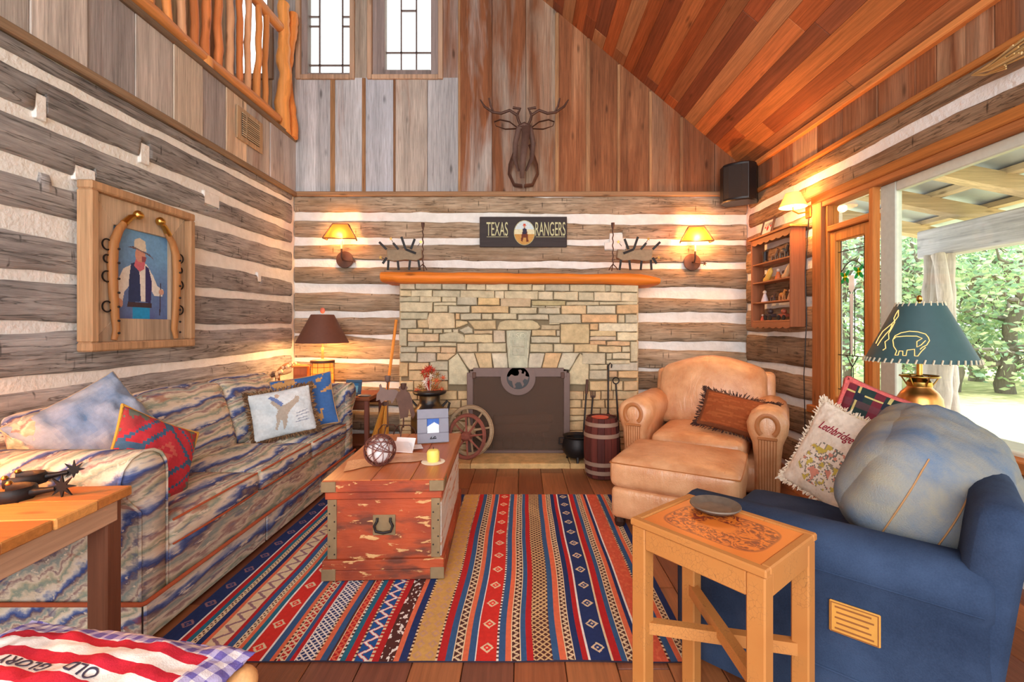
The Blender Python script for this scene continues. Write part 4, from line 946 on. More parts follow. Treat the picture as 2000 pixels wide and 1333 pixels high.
# ---- denim armchair
n = N('denim'); v = n.coord(); f = n.noise(v, 4, 4, .6); tw = n.noise(n.mapping(v, (220, 220, 220)), 1.0, 2); 
n.base(n.mix(n.math('MULTIPLY_ADD', tw, .35, n.map(f,.25,.75,0,.65)), srgb(28,40,62), srgb(66,84,114))).rough(.95).spec(.1); n.bump(tw, .3, .003); M['denim'] = n.m
n = N('faded_denim'); v = n.coord(); f = n.noise(n.mapping(v,(3,3,3)), 1.6, 4, .6, .4); tw = n.noise(v, 240, 2)
n.base(n.mix(n.math('MULTIPLY_ADD', tw, .25, n.map(f,.3,.68,0,.8)), srgb(82,112,148), srgb(158,152,130))).rough(.95).spec(.1); n.bump(n.math('ADD', tw, n.noise(n.mapping(v,(4,26,9)),1.0,3)), .35, .006); M['faded'] = n.m  # tan tone stands for wear and for light on the cloth
M['stitch'] = plain('tan_stitching', srgb(170,128,84), .8)
dn = thing('denim_armchair', 'big blue denim slipcovered armchair at lower right with leather patch', 'armchair', (1.264, 1.845, 0), math.radians(-132))
DW, DD = .55, .425
for s_ in (-1, 1):
    pr = [(-.085,.04),(-.09,.47),(-.115,.50),(-.122,.545),(-.10,.59),(-.05,.612),(.0,.618),(.05,.612),(.10,.59),(.122,.545),(.115,.50),(.09,.47),(.085,.04)]
    x_ = s_*(DW-.1); yf = -DD-.02 if s_ > 0 else -.02
    a = MB().prism([(x_+p, z if s_ > 0 else z*.96) for p, z in pr], 'y', yf, DD-.02, ch=.035, chb=.02).build('arm', M['denim'], dn, smooth=55)
    MB().tube([(x_+s_*.118,yf+.03,.51),(x_+s_*.118,DD-.04,.51)], .003, 6).build('welt', M['denim'], a, smooth=60)
    MB().tube([(x_+s_*.089,yf+.04,.20),(x_+s_*.089,DD-.04,.20)], .003, 6).build('welt', M['denim'], a, smooth=60)
MB().cbox(-DW+.02, DW-.19, -DD+.02, DD-.1, .05, .30, .02).build('seat_base', M['denim'], dn, smooth=50)
MB().rbox((-.085,-.07,.36), (DW-.275,.345,.07), .045, 10, (0,.015,.025)).build('seat_cushion', M['denim'], dn, smooth=179)
MB().rbox((0,.365,.42), (DW-.02,.06,.37), .055, 8, (0,0,0), tilt(.12,.3)).build('back_frame', M['denim'], dn, smooth=179)
pt_ = MB().cbox(DW-.0105, DW-.002, .05, .175, .325, .42, .003).build('leather_patch', plain('patch_leather', srgb(206,146,62), .6, bumpy=.4), dn)
M['brand'] = plain('branded_print', srgb(140,84,36), .8)
for k in range(5): MB().box(DW-.0025, DW-.0012, -.045+.11+.004*(k%2), .05+.11-.006*(k%3), .338+k*.016, .343+k*.016).build('print_line', M['brand'], pt_)
for (a, b, c_, d) in ((.054,.171,.328,.331),(.054,.171,.414,.417),(.054,.057,.331,.414),(.168,.171,.331,.414)): MB().box(DW-.0025, DW-.0012, a, b, c_, d).build('stitch_line', M['brand'], pt_)
# ---- crackled stool with carved leather top
n = N('crackled_cream'); v = n.coord(); d = n.voro(n.mapping(v,(1,1,.75)), 95, 'DISTANCE_TO_EDGE'); nz = n.noise(v, 6, 3); cr = n.math('MAXIMUM', n.map(d, .0, .03, .25, 1), n.map(nz,.5,.56,1,0)); n.base(n.mix(cr, srgb(112,70,36), n.mix(nz, srgb(172,106,48), srgb(196,136,72)))).rough(.55); n.bump(cr, .3, .003); M['crackle'] = n.m
n = N('carved_leather'); v = n.coord(); a = n.voro(n.mapping(v,(1,1,1)), 34, 'DISTANCE_TO_EDGE'); b = n.noise(v, 30, 3, .6, 2.5); sp = n.new('ShaderNodeSeparateXYZ'); n.set(sp.inputs[0], v)
ex = n.math('POWER', n.math('ABSOLUTE', n.math('DIVIDE', sp.outputs[0], .150)), 4.0); ey = n.math('POWER', n.math('ABSOLUTE', n.math('DIVIDE', sp.outputs[1], .108)), 4.0); q = n.math('ADD', ex, ey)
ins = n.map(q, .92, 1.0, 1, 0); ring = n.map(n.math('ABSOLUTE', n.math('SUBTRACT', q, .97)), .0, .16, 1, 0)
core = n.map(n.math('ADD', n.math('MULTIPLY', ex, 60), n.math('MULTIPLY', ey, 80)), .3, 1.0, 0, 1)
pat = n.math('MULTIPLY', n.math('MULTIPLY', n.map(b, .46, .56), ins), core); pat = n.math('MAXIMUM', pat, n.math('MULTIPLY', ring, .8))
n.base(n.mix(pat, srgb(216,120,44), srgb(120,44,34))).rough(.35).spec(.5); n.bump(pat, -.6, .006); M['carved'] = n.m
st = thing('crackle_stool', 'tall crackle-painted stool table with carved leather top beside the denim chair', 'stool', (.592, 1.380, 0), math.radians(-51))
SX, SY, SZ, LG = .200, .162, .657, .048
for sx in (-1, 1):
    for sy in (-1, 1): MB().cbox(sx*SX-(LG if sx > 0 else 0), sx*SX+(0 if sx > 0 else LG), sy*SY-(LG if sy > 0 else 0), sy*SY+(0 if sy > 0 else LG), 0, SZ-.022, .004).build('leg', M['crackle'], st)
for sy in (-1, 1): MB().cbox(-SX+LG, SX-LG, sy*SY-(.022 if sy > 0 else -.002), sy*SY+(-.002 if sy > 0 else .022), SZ-.085, SZ-.022, .003).build('apron', M['crackle'], st)
for sx in (-1, 1): MB().cbox(sx*SX-(.022 if sx > 0 else -.002), sx*SX+(-.002 if sx > 0 else .022), -SY+LG, SY-LG, SZ-.085, SZ-.022, .003).build('apron', M['crackle'], st)
fr = .022
for (a, b, c_, d) in ((-SX-.004,SX+.004,-SY-.004,-SY+fr),(-SX-.004,SX+.004,SY-fr,SY+.004),(-SX-.004,-SX+fr,-SY+fr,SY-fr),(SX-fr,SX+.004,-SY+fr,SY-fr)): MB().cbox(a, b, c_, d, SZ-.022, SZ, .004).build('top_frame', M['crackle'], st)
MB().cbox(-SX+fr, SX-fr, -SY+fr, SY-fr, SZ-.022, SZ-.004, .002).build('carved_leather_top', M['carved'], st)
for (sx, zz) in ((1,.325),(-1,.345)): MB().bar((-SX+.03, -sx*SY+sx*.03, zz), (SX-.03, sx*SY-sx*.03, zz), .03, .036).build('cross_stretcher', M['crackle'], st)
ad = MB().lathe([(.055,.004),(.062,.002),(.09,.014),(.098,.020),(.096,.024),(.066,.012),(.058,.009),(.001,.009)], n=36).build('pewter_dish', plain('pewter', srgb(112,100,88), .6, .35, .4, .4), None, smooth=40); ad.scale = (.8,.8,1)
q_ = PZ(1397, 996, SZ); ad.location = (q_.x, q_.y, SZ-.004); tag(ad, 'round pewter dish lying on the carved stool top', 'dish')
# ---- plank table at the left edge with a lamp out of frame
tb = thing('plank_table', 'rough plank side table at the left edge in front of the sofa arm', 'table', (-1.785, 1.335, 0), math.radians(4))
TX, TY, TZ = .40, .30, .68
bc = [srgb(206,140,72), srgb(196,128,64), srgb(212,150,82), srgb(190,122,62)]
for k in range(4): MB().cbox(-TX-(.0,.006,.002,.008)[k], TX+(.004,0,.006,.002)[k], -TY+k*.15+.0015, -TY+(k+1)*.15-.0015, TZ-.034, TZ, .004).build('table_board', M['wood_x'], tb, color=bc[k])
for sx in (-1, 1):
    for sy in (-1, 1): MB().cbox(sx*(TX-.055)-.033, sx*(TX-.055)+.033, sy*(TY-.05)-.033, sy*(TY-.05)+.033, 0, TZ-.034, .005).build('leg', M['wood_z'], tb, color=srgb(112,70,50))
for sy in (-1, 1): MB().cbox(-TX+.03, TX-.03, sy*(TY-.03)-.012, sy*(TY-.03)+.012, TZ-.11, TZ-.034, .003).build('apron', M['wood_x'], tb, color=srgb(150,104,76))
for sx in (-1, 1): MB().cbox(sx*(TX-.03)-.012, sx*(TX-.03)+.012, -TY+.04, TY-.04, TZ-.11, TZ-.034, .003).build('apron', M['wood_y'], tb, color=srgb(186,150,120))
# ---- end table behind the sofa
et = thing('end_table', 'small dark wooden end table in the corner behind the sofa', 'end table', (-1.83, 4.50, 0))
MB().cbox(-.42, .42, -.25, .25, .565, .60, .005).build('tabletop', M['wood_x'], et, color=srgb(120,66,40))
for sx in (-1, 1):
    for sy in (-1, 1): MB().cbox(sx*.385-.02, sx*.385+.02, sy*.215-.02, sy*.215+.02, 0, .565, .004).build('leg', M['wood_z'], et, color=srgb(120,70,58))
MB().cbox(-.37, .37, -.225, -.205, .48, .565, .003).build('apron', M['wood_x'], et, color=srgb(112,62,40)); MB().cbox(-.37, .37, .205, .225, .48, .565, .003).build('apron', M['wood_x'], et, color=srgb(112,62,40))
MB().cbox(-.38, .38, -.21, .21, .14, .16, .003).build('lower_shelf', M['wood_x'], et, color=srgb(112,62,40))
# ---- rug
RX0, RX1, RY0, RY1 = -1.44, .655, 1.715, 3.42
def weave_rug():
    NAVY=srgb(40,56,104); BLUE=srgb(58,92,136); RED=srgb(184,40,42); BR=srgb(208,52,44); ORG=srgb(222,112,78); BRN=srgb(84,48,44); CRM=srgb(226,204,166); GLD=srgb(206,160,92); GLD2=srgb(196,152,120); WHT=srgb(236,230,222); MAR=srgb(120,40,44); TEAL=srgb(44,110,134); DRK=srgb(48,40,52); PUR=srgb(150,112,120)
    # px boundaries of the stripes at the near edge (y = 1295), with a motif kind
    st_ = []
    def s(w, c, kind=None, c2=None): st_.append((w, c, kind, c2))
    s(26,NAVY,'dia',PUR); s(3,WHT); s(8,RED); s(8,TEAL); s(9,BRN,'zz',CRM); s(8,NAVY); s(6,ORG); s(24,CRM,'chev',PUR); s(7,RED); s(8,BLUE); s(9,BRN,'zz',CRM); s(6,ORG); s(7,TEAL); s(2,WHT); s(26,BR,'dia',CRM); s(3,WHT); s(10,BLUE); s(6,ORG); s(3,BRN,'dot',CRM); s(12,RED,'zz',CRM); s(6,BLUE); s(5,RED)
    s(2,WHT); s(22,NAVY,'lat',WHT); s(3,CRM,'dot',BRN); s(7,ORG); s(8,BLUE); s(3,BRN); s(12,RED,'zz',ORG); s(3,WHT,'dot',BRN); s(7,TEAL); s(8,RED); s(3,CRM,'dot',BRN); s(20,srgb(36,86,150),'chev',WHT); s(4,CRM,'dot',RED); s(9,RED)
    s(18,BRN,'speck',WHT); s(8,ORG); s(9,NAVY); s(3,BRN,'dot',CRM); s(34,GLD,'dia2',GLD2); s(3,CRM,'dot',BRN); s(10,RED); s(8,BLUE); s(14,BRN,'zz',CRM); s(7,ORG); s(8,BLUE); s(2,WHT); s(26,BR,'dia',CRM); s(3,WHT,'dot',BRN); s(8,BLUE); s(8,ORG); s(12,BRN,'zz',CRM); s(8,BLUE); s(9,RED)
    s(24,BRN,'lat',srgb(212,180,130)); s(9,BLUE); s(9,ORG); s(11,BRN,'zz',CRM); s(8,NAVY); s(8,RED); s(3,WHT); s(26,NAVY,'dia',CRM); s(3,CRM); s(9,RED); s(8,BLUE); s(11,BRN,'zz',CRM); s(8,ORG); s(6,NAVY); s(3,WHT); s(24,srgb(214,96,70),'speck',ORG); s(3,BRN,'dot',CRM); s(8,BLUE); s(8,ORG); s(10,BRN,'zz',CRM); s(10,NAVY)
    tot = sum(a[0] for a in st_); dx = .0042; dy = .0042
    nx = int((RX1-RX0)/dx); ny = int((RY1-RY0)/dy)
    colmap = []; acc = 0; bnd = []
    for w, c, k, c2 in st_: bnd.append((acc/tot, (acc+w)/tot, c, k, c2)); acc += w
    cols = []
    find = []
    for i in range(nx):
        u = (i+.5)/nx; find.append(next((q for q in bnd if q[0] <= u < q[1]), bnd[-1]))
    def at(u, j):
        for a, b, c, k, c2 in (find[min(nx-1, int(u*nx))],):
            if True:
                if not k: return c
                wd = (b-a)*(RX1-RX0); lx = (u-(a+b)/2)*(RX1-RX0); y = j*dy
                if k == 'dia':
                    p = wd*1.9; yy = (y % p)-p/2; m = abs(lx)/(wd*.36)+abs(yy)/(wd*.40)
                    return c2 if .62 < m < 1.0 or m < .22 else (scl(c,1.25) if m < .62 else c)
                if k == 'dia2':
                    p = wd*.62; yy = (y % p)-p/2; q_ = (lx+wd/2)/wd*2; l2 = (q_ % 1)-.5; m = abs(l2)*2.4+abs(yy)/(p*.42)
                    return c2 if .45 < m < .95 else c
                if k == 'zz':
                    p = wd*.9; t = abs(((y/p) % 1)*2-1)-.5; return c2 if abs(lx-t*wd*.62) < .0062 else (CRM if abs(abs(lx)-wd*.47) < .003 else c)
                if k == 'chev':
                    p = wd*1.15; t = abs(((y/p) % 1)*2-1)-.5; e = abs(lx-t*wd*.7); return c2 if e < wd*.13 else (RED if e < wd*.2 and c2 == WHT else c)
                if k == 'lat':
                    p = wd*.42; a1 = ((lx+y)/p) % 1; a2 = ((lx-y)/p) % 1; return c2 if a1 < .3 or a2 < .3 else c
                if k == 'dot': return c2 if int(y/.011) % 2 else c
                if k == 'speck': return c2 if fbm(lx*60, y*40, 3, 2) > .22 else c
        return bnd[-1][2]
    V = []; F = []
    ux = [i/nx for i in range(nx+1)]
    for j in range(ny+1):
        for i in range(nx+1):
            x = RX0+(RX1-RX0)*ux[i]; y = RY0+(RY1-RY0)*j/ny
            wv = .010*fbm(y*1.4, x*.8, 2, 2); e = .006*fbm(x*3, 7, 1, 2)*(1 if j == 0 else 0)
            V.append((x+wv, y+e, .006+.0022*fbm(x*2.2, y*2.2, 5, 2)))
    for j in range(ny):
        for i in range(nx):
            a = j*(nx+1)+i; F.append((a, a+1, a+nx+2, a+nx+1)); cols.append(at((i+.5)/nx, j+.5))
    # border faces down to the floor
    b = MB(); b.add(V, F, cols)
    base = len(b.v)
    edge = [i for i in range(nx+1)]+[(j)*(nx+1)+nx for j in range(1,ny+1)]+[ny*(nx+1)+i for i in range(nx-1,-1,-1)]+[j*(nx+1) for j in range(ny-1,0,-1)]
    for e in edge: x, y, z = b.v[e]; b.v.append((x, y, .0005))
    m = len(edge)
    for i in range(m): b.f.append([edge[i], base+i, base+(i+1)%m, edge[(i+1)%m]]); b.cf.append(DRK)
    o = b.build('kilim_rug', M['kilim']); tag(o, 'striped red, blue and cream kilim rug on the plank floor', 'rug')
weave_rug()
# ================================================================== CUSHIONS AND SMALL THINGS
def pip(x, y, poly):
    r = False; n_ = len(poly); j = n_-1
    for i in range(n_):
        if (poly[i][1] > y) != (poly[j][1] > y) and x < (poly[j][0]-poly[i][0])*(y-poly[i][1])/(poly[j][1]-poly[i][1])+poly[i][0]: r = not r
        j = i
    return r
def painter(shapes, bgfn):
    def f(u, v):
        c = bgfn(u, v)
        for poly, col in shapes:
            if len(poly) == 4 and isinstance(poly[0], (int, float)):
                if ((u-poly[0])/poly[2])**2+((v-poly[1])/poly[3])**2 < 1: c = col
            elif pip(u, v, poly): c = col
        return c
    return f
def pillow(name, label, cat, w, h, t, loc, rot, colfn, mat='cloth', pinch=.05, n=30, group=None, back=None, sag=0.0, wrinkle=.006):
    b = MB(); seed = loc[0]*7+loc[1]*3
    def pt(i, j, sd):
        u, v = -1+2*i/n, -1+2*j/n
        uu, vv = math.sin(u*PI/2), math.sin(v*PI/2)
        th = t/2*((1-abs(uu)**2.6)*(1-abs(vv)**2.6))**.55 if abs(uu) < .9999 and abs(vv) < .9999 else 0
        x = uu*w/2*(1-pinch*(1-vv*vv)); z = vv*h/2*(1-pinch*(1-uu*uu))
        th *= 1+.10*fbm(uu*1.7, vv*1.7, seed)
        wr = wrinkle*fbm(uu*3.5, vv*3.5, seed+3)*(1 if th > 0 else 0)
        z -= sag*(1-vv)*.5*(1-uu*uu)*.0
        return (x, sd*(th+wr), z)
    for sd in (-1, 1):
        V = [pt(i, j, sd) for j in range(n+1) for i in range(n+1)]; F = []; C = []
        for j in range(n):
            for i in range(n):
                a = j*(n+1)+i; q = (a, a+1, a+n+2, a+n+1); F.append(q if sd < 0 else q[::-1])
                fu, fv = math.sin((-1+2*(i+.5)/n)*PI/2)/2+.5, math.sin((-1+2*(j+.5)/n)*PI/2)/2+.5
                C.append(colfn(fu, fv) if sd < 0 or back is None else back(fu, fv))
        b.add(V, F, C)
    o = b.build(name, M[mat], smooth=179); o.location = loc; o.rotation_euler = rot
    tag(o, label, cat, group)
    o['w_'] = 0; del o['w_']
    outline = [pt(i, 0, 1) for i in range(n)]+[pt(n, j, 1) for j in range(n)]+[pt(n-i, n, 1) for i in range(n)]+[pt(0, n-j, 1) for j in range(n)]
    return o, outline
def rotm(rz, tilt_, roll): return (Matrix.Rotation(rz, 4, 'Z') @ Matrix.Rotation(tilt_, 4, 'X') @ Matrix.Rotation(roll, 4, 'Y')).to_euler()
D = math.radians
def welt(o, outline, r, mat, name='piping'): return MB().tube(outline, r, 6, closed=True).build(name, mat, o, smooth=60)
def fringe(o, outline, L, cols, step=1, name='fringe'):
    b = MB(); pts = [Vector(p) for p in outline]
    for i in range(0, len(pts), step):
        p = pts[i]; d = Vector((p.x, 0, p.z)).normalized()
        for q in range(3):
            a = p+Vector((R.uniform(-.008,.008), R.uniform(-.006,.006), R.uniform(-.008,.008))); e = a+d*L*R.uniform(.7,1.2)+Vector((R.uniform(-.012,.012), R.uniform(-.012,.012), R.uniform(-.012,.012)))
            s_ = Vector((-d.z, 0, d.x))*.004; b.color(R.choice(cols)); b.add([tuple(a-s_), tuple(a+s_), tuple(e+s_*.5), tuple(e-s_*.5), tuple(a+Vector((0,.005,0)))], [(0,1,2,3),(3,2,4)])
    f_ = b.build(name, M['cloth'], o); f_['kind'] = 'stuff'; return f_
from mathutils.bvhtree import BVHTree
def drape(me, name, mat, o, x, z, flip=False, lift=.0012):
    bv = BVHTree.FromPolygons([v_.co for v_ in o.data.vertices], [p.vertices for p in o.data.polygons])
    for v_ in me.vertices:
        a, b_, d = v_.co.x, v_.co.y, v_.co.z
        if flip: a, b_ = -a, -b_
        p = Vector((x+a, -.5, z+b_)); h, nr, ix_, ds = bv.ray_cast(p, Vector((0,1,0)))
        v_.co = Vector((p.x, (h.y if h else -.05)-lift-max(0, d), p.z))
    return inst(me, name, mat, o)
# --- sofa cushions
def noisecol(c1, c2, sc=5, seed=0.0): 
    return lambda u, v: tuple(c1[i]+(c2[i]-c1[i])*min(1, max(0, .5+.9*fbm(u*sc, v*sc, seed))) for i in range(3))+(1,)
o, ol = pillow('denim_pillow', 'large pale blue denim pillow with ties against the near sofa arm', 'pillow', .45, .45, .22, (-2.0, 2.17, .745), rotm(D(54), D(-24), D(-30)), noisecol(srgb(112,140,178), srgb(164,172,182), 2.2, 2), n=32, pinch=.07, wrinkle=.03)
welt(o, ol, .004, plain('pale_seam', srgb(190,170,140), .9), 'seam')
for k in range(4): MB().tube([(-.27,-.03+.02*k,-.15+.09*k),(-.31,-.05+.02*k,-.14+.09*k),(-.33,-.02,-.17+.08*k)], .006, 5).build('tie', plain('tie_cloth', srgb(226,210,180), .9), o, smooth=60)
rb_bg = lambda u, v: srgb(178,52,60)
def rbfn(u, v):
    a = abs(u-.52)+abs(v-.55)
    c = srgb(190,56,66)
    if .30 < a < .37: c = srgb(70,100,130)
    if a < .13 and int(a*46) % 2: c = srgb(200,96,84)
    if (abs(u-.52) < .045 or abs(v-.55) < .045) and a > .37: c = srgb(70,104,136)
    if a > .62: c = srgb(104,108,96) if fbm(u*9, v*9, 4) > .05 else srgb(164,60,64)
    if .52 < a < .56: c = srgb(70,100,130)
    return c
o, ol = pillow('woven_pillow', 'red and blue diamond woven pillow with yellow piping on the sofa', 'pillow', .42, .42, .14, (-1.755, 2.19, .615), rotm(D(84), D(-18), D(32)), rbfn, n=40, pinch=.07, back=lambda u, v: srgb(206,120,44))
welt(o, ol, .007, plain('yellow_piping', srgb(214,156,60), .8))
horse = [([(.32,.72),(.36,.80),(.42,.74),(.47,.70),(.52,.62),(.60,.66),(.70,.72),(.74,.80),(.80,.76),(.78,.66),(.70,.58),(.62,.50),(.56,.40),(.54,.28),(.50,.14),(.46,.10),(.47,.24),(.44,.34),(.40,.22),(.36,.12),(.33,.14),(.37,.30),(.38,.44),(.42,.54),(.38,.62)], srgb(176,164,150)), ([(.30,.84),(.40,.72),(.48,.60),(.52,.66),(.46,.76),(.40,.84),(.34,.88)], srgb(110,128,176)), ((.44,.86,.035,.05), srgb(196,170,150)), ([(.70,.40),(.90,.46),(.90,.44),(.70,.38)], srgb(150,160,176)), ([(.68,.34),(.92,.39),(.92,.37),(.68,.32)], srgb(150,160,176)), ([(.70,.27),(.88,.31),(.88,.29),(.70,.25)], srgb(150,160,176)), ([(.66,.22),(.90,.25),(.90,.23),(.66,.20)], srgb(150,160,176))]
o, ol = pillow('bronco_pillow', 'white pillow printed with a bucking horse and script, brown fringe', 'pillow', .41, .34, .13, (-1.745, 3.36, .625), rotm(D(30), D(-20), D(-8)), painter(horse, noisecol(srgb(196,208,214), srgb(220,226,228), 3)), n=84, pinch=.04)
fringe(o, ol, .022, [srgb(110,80,56), srgb(140,108,76), srgb(84,62,46)])
blue_sp = lambda u, v: srgb(196,150,96) if fbm(u*5, v*5, 9, 3) > .33 else srgb(66,106,164)
o, ol = pillow('blue_pillow', 'blue pillow with tan figures behind the white horse pillow', 'pillow', .44, .42, .13, (-1.70, 3.60, .66), rotm(D(22), D(-20), D(-9)), blue_sp, n=44, pinch=.06)
welt(o, ol, .006, plain('tan_piping', srgb(176,140,104), .9))
# --- leather pillow on the club chair
M['dkleather'] = M['cloth']
lp = lambda u, v: srgb(120,70,44) if abs(u-.5) > .44 or abs(v-.5) > .42 else tuple(0.9*a+.1*b for a, b in zip(srgb(158,84,44), srgb(206,130,80)))if fbm(u*3, v*22, 2) > .1 else srgb(150,78,42)
c_ = Vector((1.615, 3.50, .585)); o, ol = pillow('leather_pillow', 'brown striped bolster pillow with dark fringe on the club chair', 'pillow', .50, .30, .15, c_, rotm(D(-30), D(-30), D(11)), lp, n=34, pinch=.05)
fringe(o, ol, .03, [srgb(70,46,40), srgb(90,62,50), srgb(54,36,34)], 1)
# --- denim chair cushions
lv = Vector((.669,.743,0)); av = Vector((.743,-.669,0)); p0 = Vector((.58,1.72,0))
fb = MB().rbox((0,0,0), (.36,.215,.185), .13, 20, (.045,.02,.03), lambda p: p+Vector((.012*fbm(p.x*3,p.y*5,p.z*5),.012*fbm(p.x*3,p.y*3,p.z*4+4),.014*fbm(p.x*3,p.y*4,p.z*3+9)))+p.normalized()*.009*math.sin(p.x*34+p.y*14+6*fbm(p.x*2,p.y*3,p.z*2))*max(0,min(1,(p.x+.25)*4))).build('back_pillow', M['faded'], smooth=179); tag(fb, 'huge faded blue denim cushion with double seams on the denim chair', 'pillow')
pc = p0+lv*.60+av*.69; fb.location = (pc.x, pc.y, .685); fb.rotation_euler = (Matrix.Rotation(math.atan2(lv.y, lv.x), 4, 'Z') @ Matrix.Rotation(D(30), 4, 'X') @ Matrix.Rotation(D(-10), 4, 'Y')).to_euler()
def surface_line(o, starts, d, lift=.001):
    bv = BVHTree.FromPolygons([v_.co for v_ in o.data.vertices], [p.vertices for p in o.data.polygons]); out = []
    for s0 in starts:
        h, nrm, ix_, ds = bv.ray_cast(Vector(s0), Vector(d))
        if h is not None: out.append(tuple(h+nrm*lift))
    return out
for yy_ in (-.075, .045): MB().tube(surface_line(fb, [(-1, yy_+.10*(z_+.2)-.02, z_) for z_ in [-.185+.37*i/22 for i in range(23)]], (1,0,0)), .0028, 5).build('seam', M['stitch'], fb, smooth=60)
def leth(u, v):
    if u > .93: return srgb(226,206,186)
    if .85 < u < .90: return srgb(186,50,60) if int(v*46) % 2 else srgb(236,220,206)
    d = fbm(u*9, v*9, 6, 3)
    if .15 < u < .72 and .12 < v < .60 and ((u-.43)/.3)**2+((v-.36)/.26)**2 < 1:
        if d > .26: return srgb(196,176,84)
        if d > .16: return srgb(150,140,124)
        if d < -.30: return srgb(206,140,120)
        if d < -.20: return srgb(120,120,110)
    return srgb(228,216,200) if d < .3 else srgb(220,206,188)
pos = Vector((1.475, 2.13, .63)); o, ol = pillow('souvenir_pillow', 'cream embroidered souvenir pillow with red lettering and lace edge', 'pillow', .40, .44, .13, pos, rotm(D(-62), D(-18), D(18)), leth, n=92, pinch=.05, back=lambda u, v: srgb(206,190,170))
fringe(o, ol, .012, [srgb(232,220,200), srgb(222,204,180)])
tm = text_mesh('Lethbridge', .165, .05, .004, bold=.01)
for v_ in tm.vertices: v_.co.x += v_.co.y*.3
drape(tm, 'embroidered_lettering', plain('red_thread', srgb(150,30,52), .8), o, -.05, .105)
def plaid(u, v):
    c = srgb(44,60,58); k = int(u*9) % 3; m = int(v*9) % 3
    if k == 0: c = srgb(116,44,56)
    if m == 0: c = tuple((a+b)/2 for a, b in zip(c, srgb(110,70,76)))
    if int(u*36) % 12 == 5 or int(v*36) % 12 == 7: c = srgb(206,190,120)
    if m == 1 and k == 1: c = srgb(40,48,62)
    return c
pos = Vector((1.74, 2.25, .735)); o, ol = pillow('plaid_pillow', 'dark plaid pillow with red checked ruffle behind the souvenir pillow', 'pillow', .42, .40, .14, pos, rotm(D(-40), D(-20), D(20)), plaid, n=44, pinch=.10)
welt(o, ol, .018, plain('red_check_ruffle', srgb(206,96,92), .9, var=.5, scale=90), 'ruffle')
# --- foreground bench with flag cushion
bn = thing('footstool', 'low wooden footstool with turned ball posts at the lower left corner', 'footstool', (-.985, .905, 0), D(-10))
MB().cbox(-.29, .29, -.20, .20, .375, .40, .006).build('seat', M['wood_x'], bn, color=srgb(196,140,84))
for sx in (-1, 1):
    for sy in (-1, 1):
        lg = MB().lathe([(.018,0),(.024,.05),(.018,.1),(.026,.2),(.022,.33),(.028,.38),(.02,.40)], (sx*.305, sy*.215, 0), 14).build('leg', M['wood_z'], bn, smooth=40, color=srgb(190,130,76)); MB().ball((sx*.305, sy*.215, .43), .034, 14, 10).build('ball_post', M['wood_z'], lg, smooth=179, color=srgb(216,160,104))
for sy in (-1, 1): MB().cbox(-.29, .29, sy*.215-.012, sy*.215+.012, .31, .375, .003).build('apron', M['wood_x'], bn, color=srgb(190,130,76))
for sx in (-1, 1): MB().cbox(sx*.305-.012, sx*.305+.012, -.2, .2, .31, .375, .003).build('apron', M['wood_y'], bn, color=srgb(190,130,76))
def flagfn(u, v):
    if u < .06 or u > .90 or v < .06 or v > .87:
        a, b = int(u*36) % 2, int(v*26) % 2
        return [srgb(232,224,226), srgb(180,170,206), srgb(112,100,170)][a+b]
    k = int((v-.06)/.81*12)
    return srgb(198,40,58) if k % 2 == 1 else srgb(240,232,224)
o, ol = pillow('flag_cushion', 'red and white striped cushion with gingham edge and stitched words on the footstool', 'cushion', .66, .47, .13, (-.995, .915, .465), (D(-90), 0, D(-10)), flagfn, n=90, pinch=.03, wrinkle=.012)
o.rotation_euler = (Matrix.Rotation(D(-10), 4, 'Z') @ Matrix.Rotation(D(-86), 4, 'X') @ Matrix.Rotation(D(0), 4, 'Y')).to_euler()
for wd, xx_, ww in (('OLD', .065, .075), ('GLORY', -.085, .13)): drape(text_mesh(wd, ww, .024, .003), 'stitched_lettering', M.setdefault('thread', plain('dark_thread', srgb(60,50,70), .9)), o, xx_, .063, True)
# --- spurs on the plank table
def spur(label, loc, rz, s=1.0):
    t_ = thing('spur', label, 'spur', loc, rz, 'spurs on the plank table')
    MB().tube([(-.06*s,-.035*s,.018),(-.02*s,-.042*s,.018),(.015*s,-.03*s,.018),(.03*s,0,.018),(.015*s,.03*s,.018),(-.02*s,.042*s,.018),(-.06*s,.035*s,.018)], .016*s, 8, flat=(1.1,.35)).build('heel_band', M['iron'], t_, smooth=60)
    MB().tube([(.03*s,0,.02),(.06*s,0,.024),(.085*s,0,.028)], [.012*s,.008*s,.007*s], 7).build('shank', M['iron'], t_, smooth=60)
    st_ = []
    for k in range(16): a = 2*PI*k/16; r = .034*s if k % 2 == 0 else .012*s; st_.append((.10*s+r*math.cos(a), .034+r*math.sin(a)))
    MB().prism(st_, 'y', -.003, .003).build('rowel', M['iron'], t_)
    for sy in (-1, 1): MB().lathe([(.009,0),(.011,.004),(.006,.012)], (-.055*s, sy*.037*s, .034), 8).build('button', M['brass'], t_, smooth=50)
q_ = PZ(38, 975, .68); spur('dark iron spur with star rowel lying nearest the table edge', (q_.x, q_.y, .681), D(8), 1.25)
q_ = PZ(30, 962, .68); spur('dark iron spur lying behind the other on the plank table', (q_.x-.03, q_.y+.09, .681), D(25), 1.1)
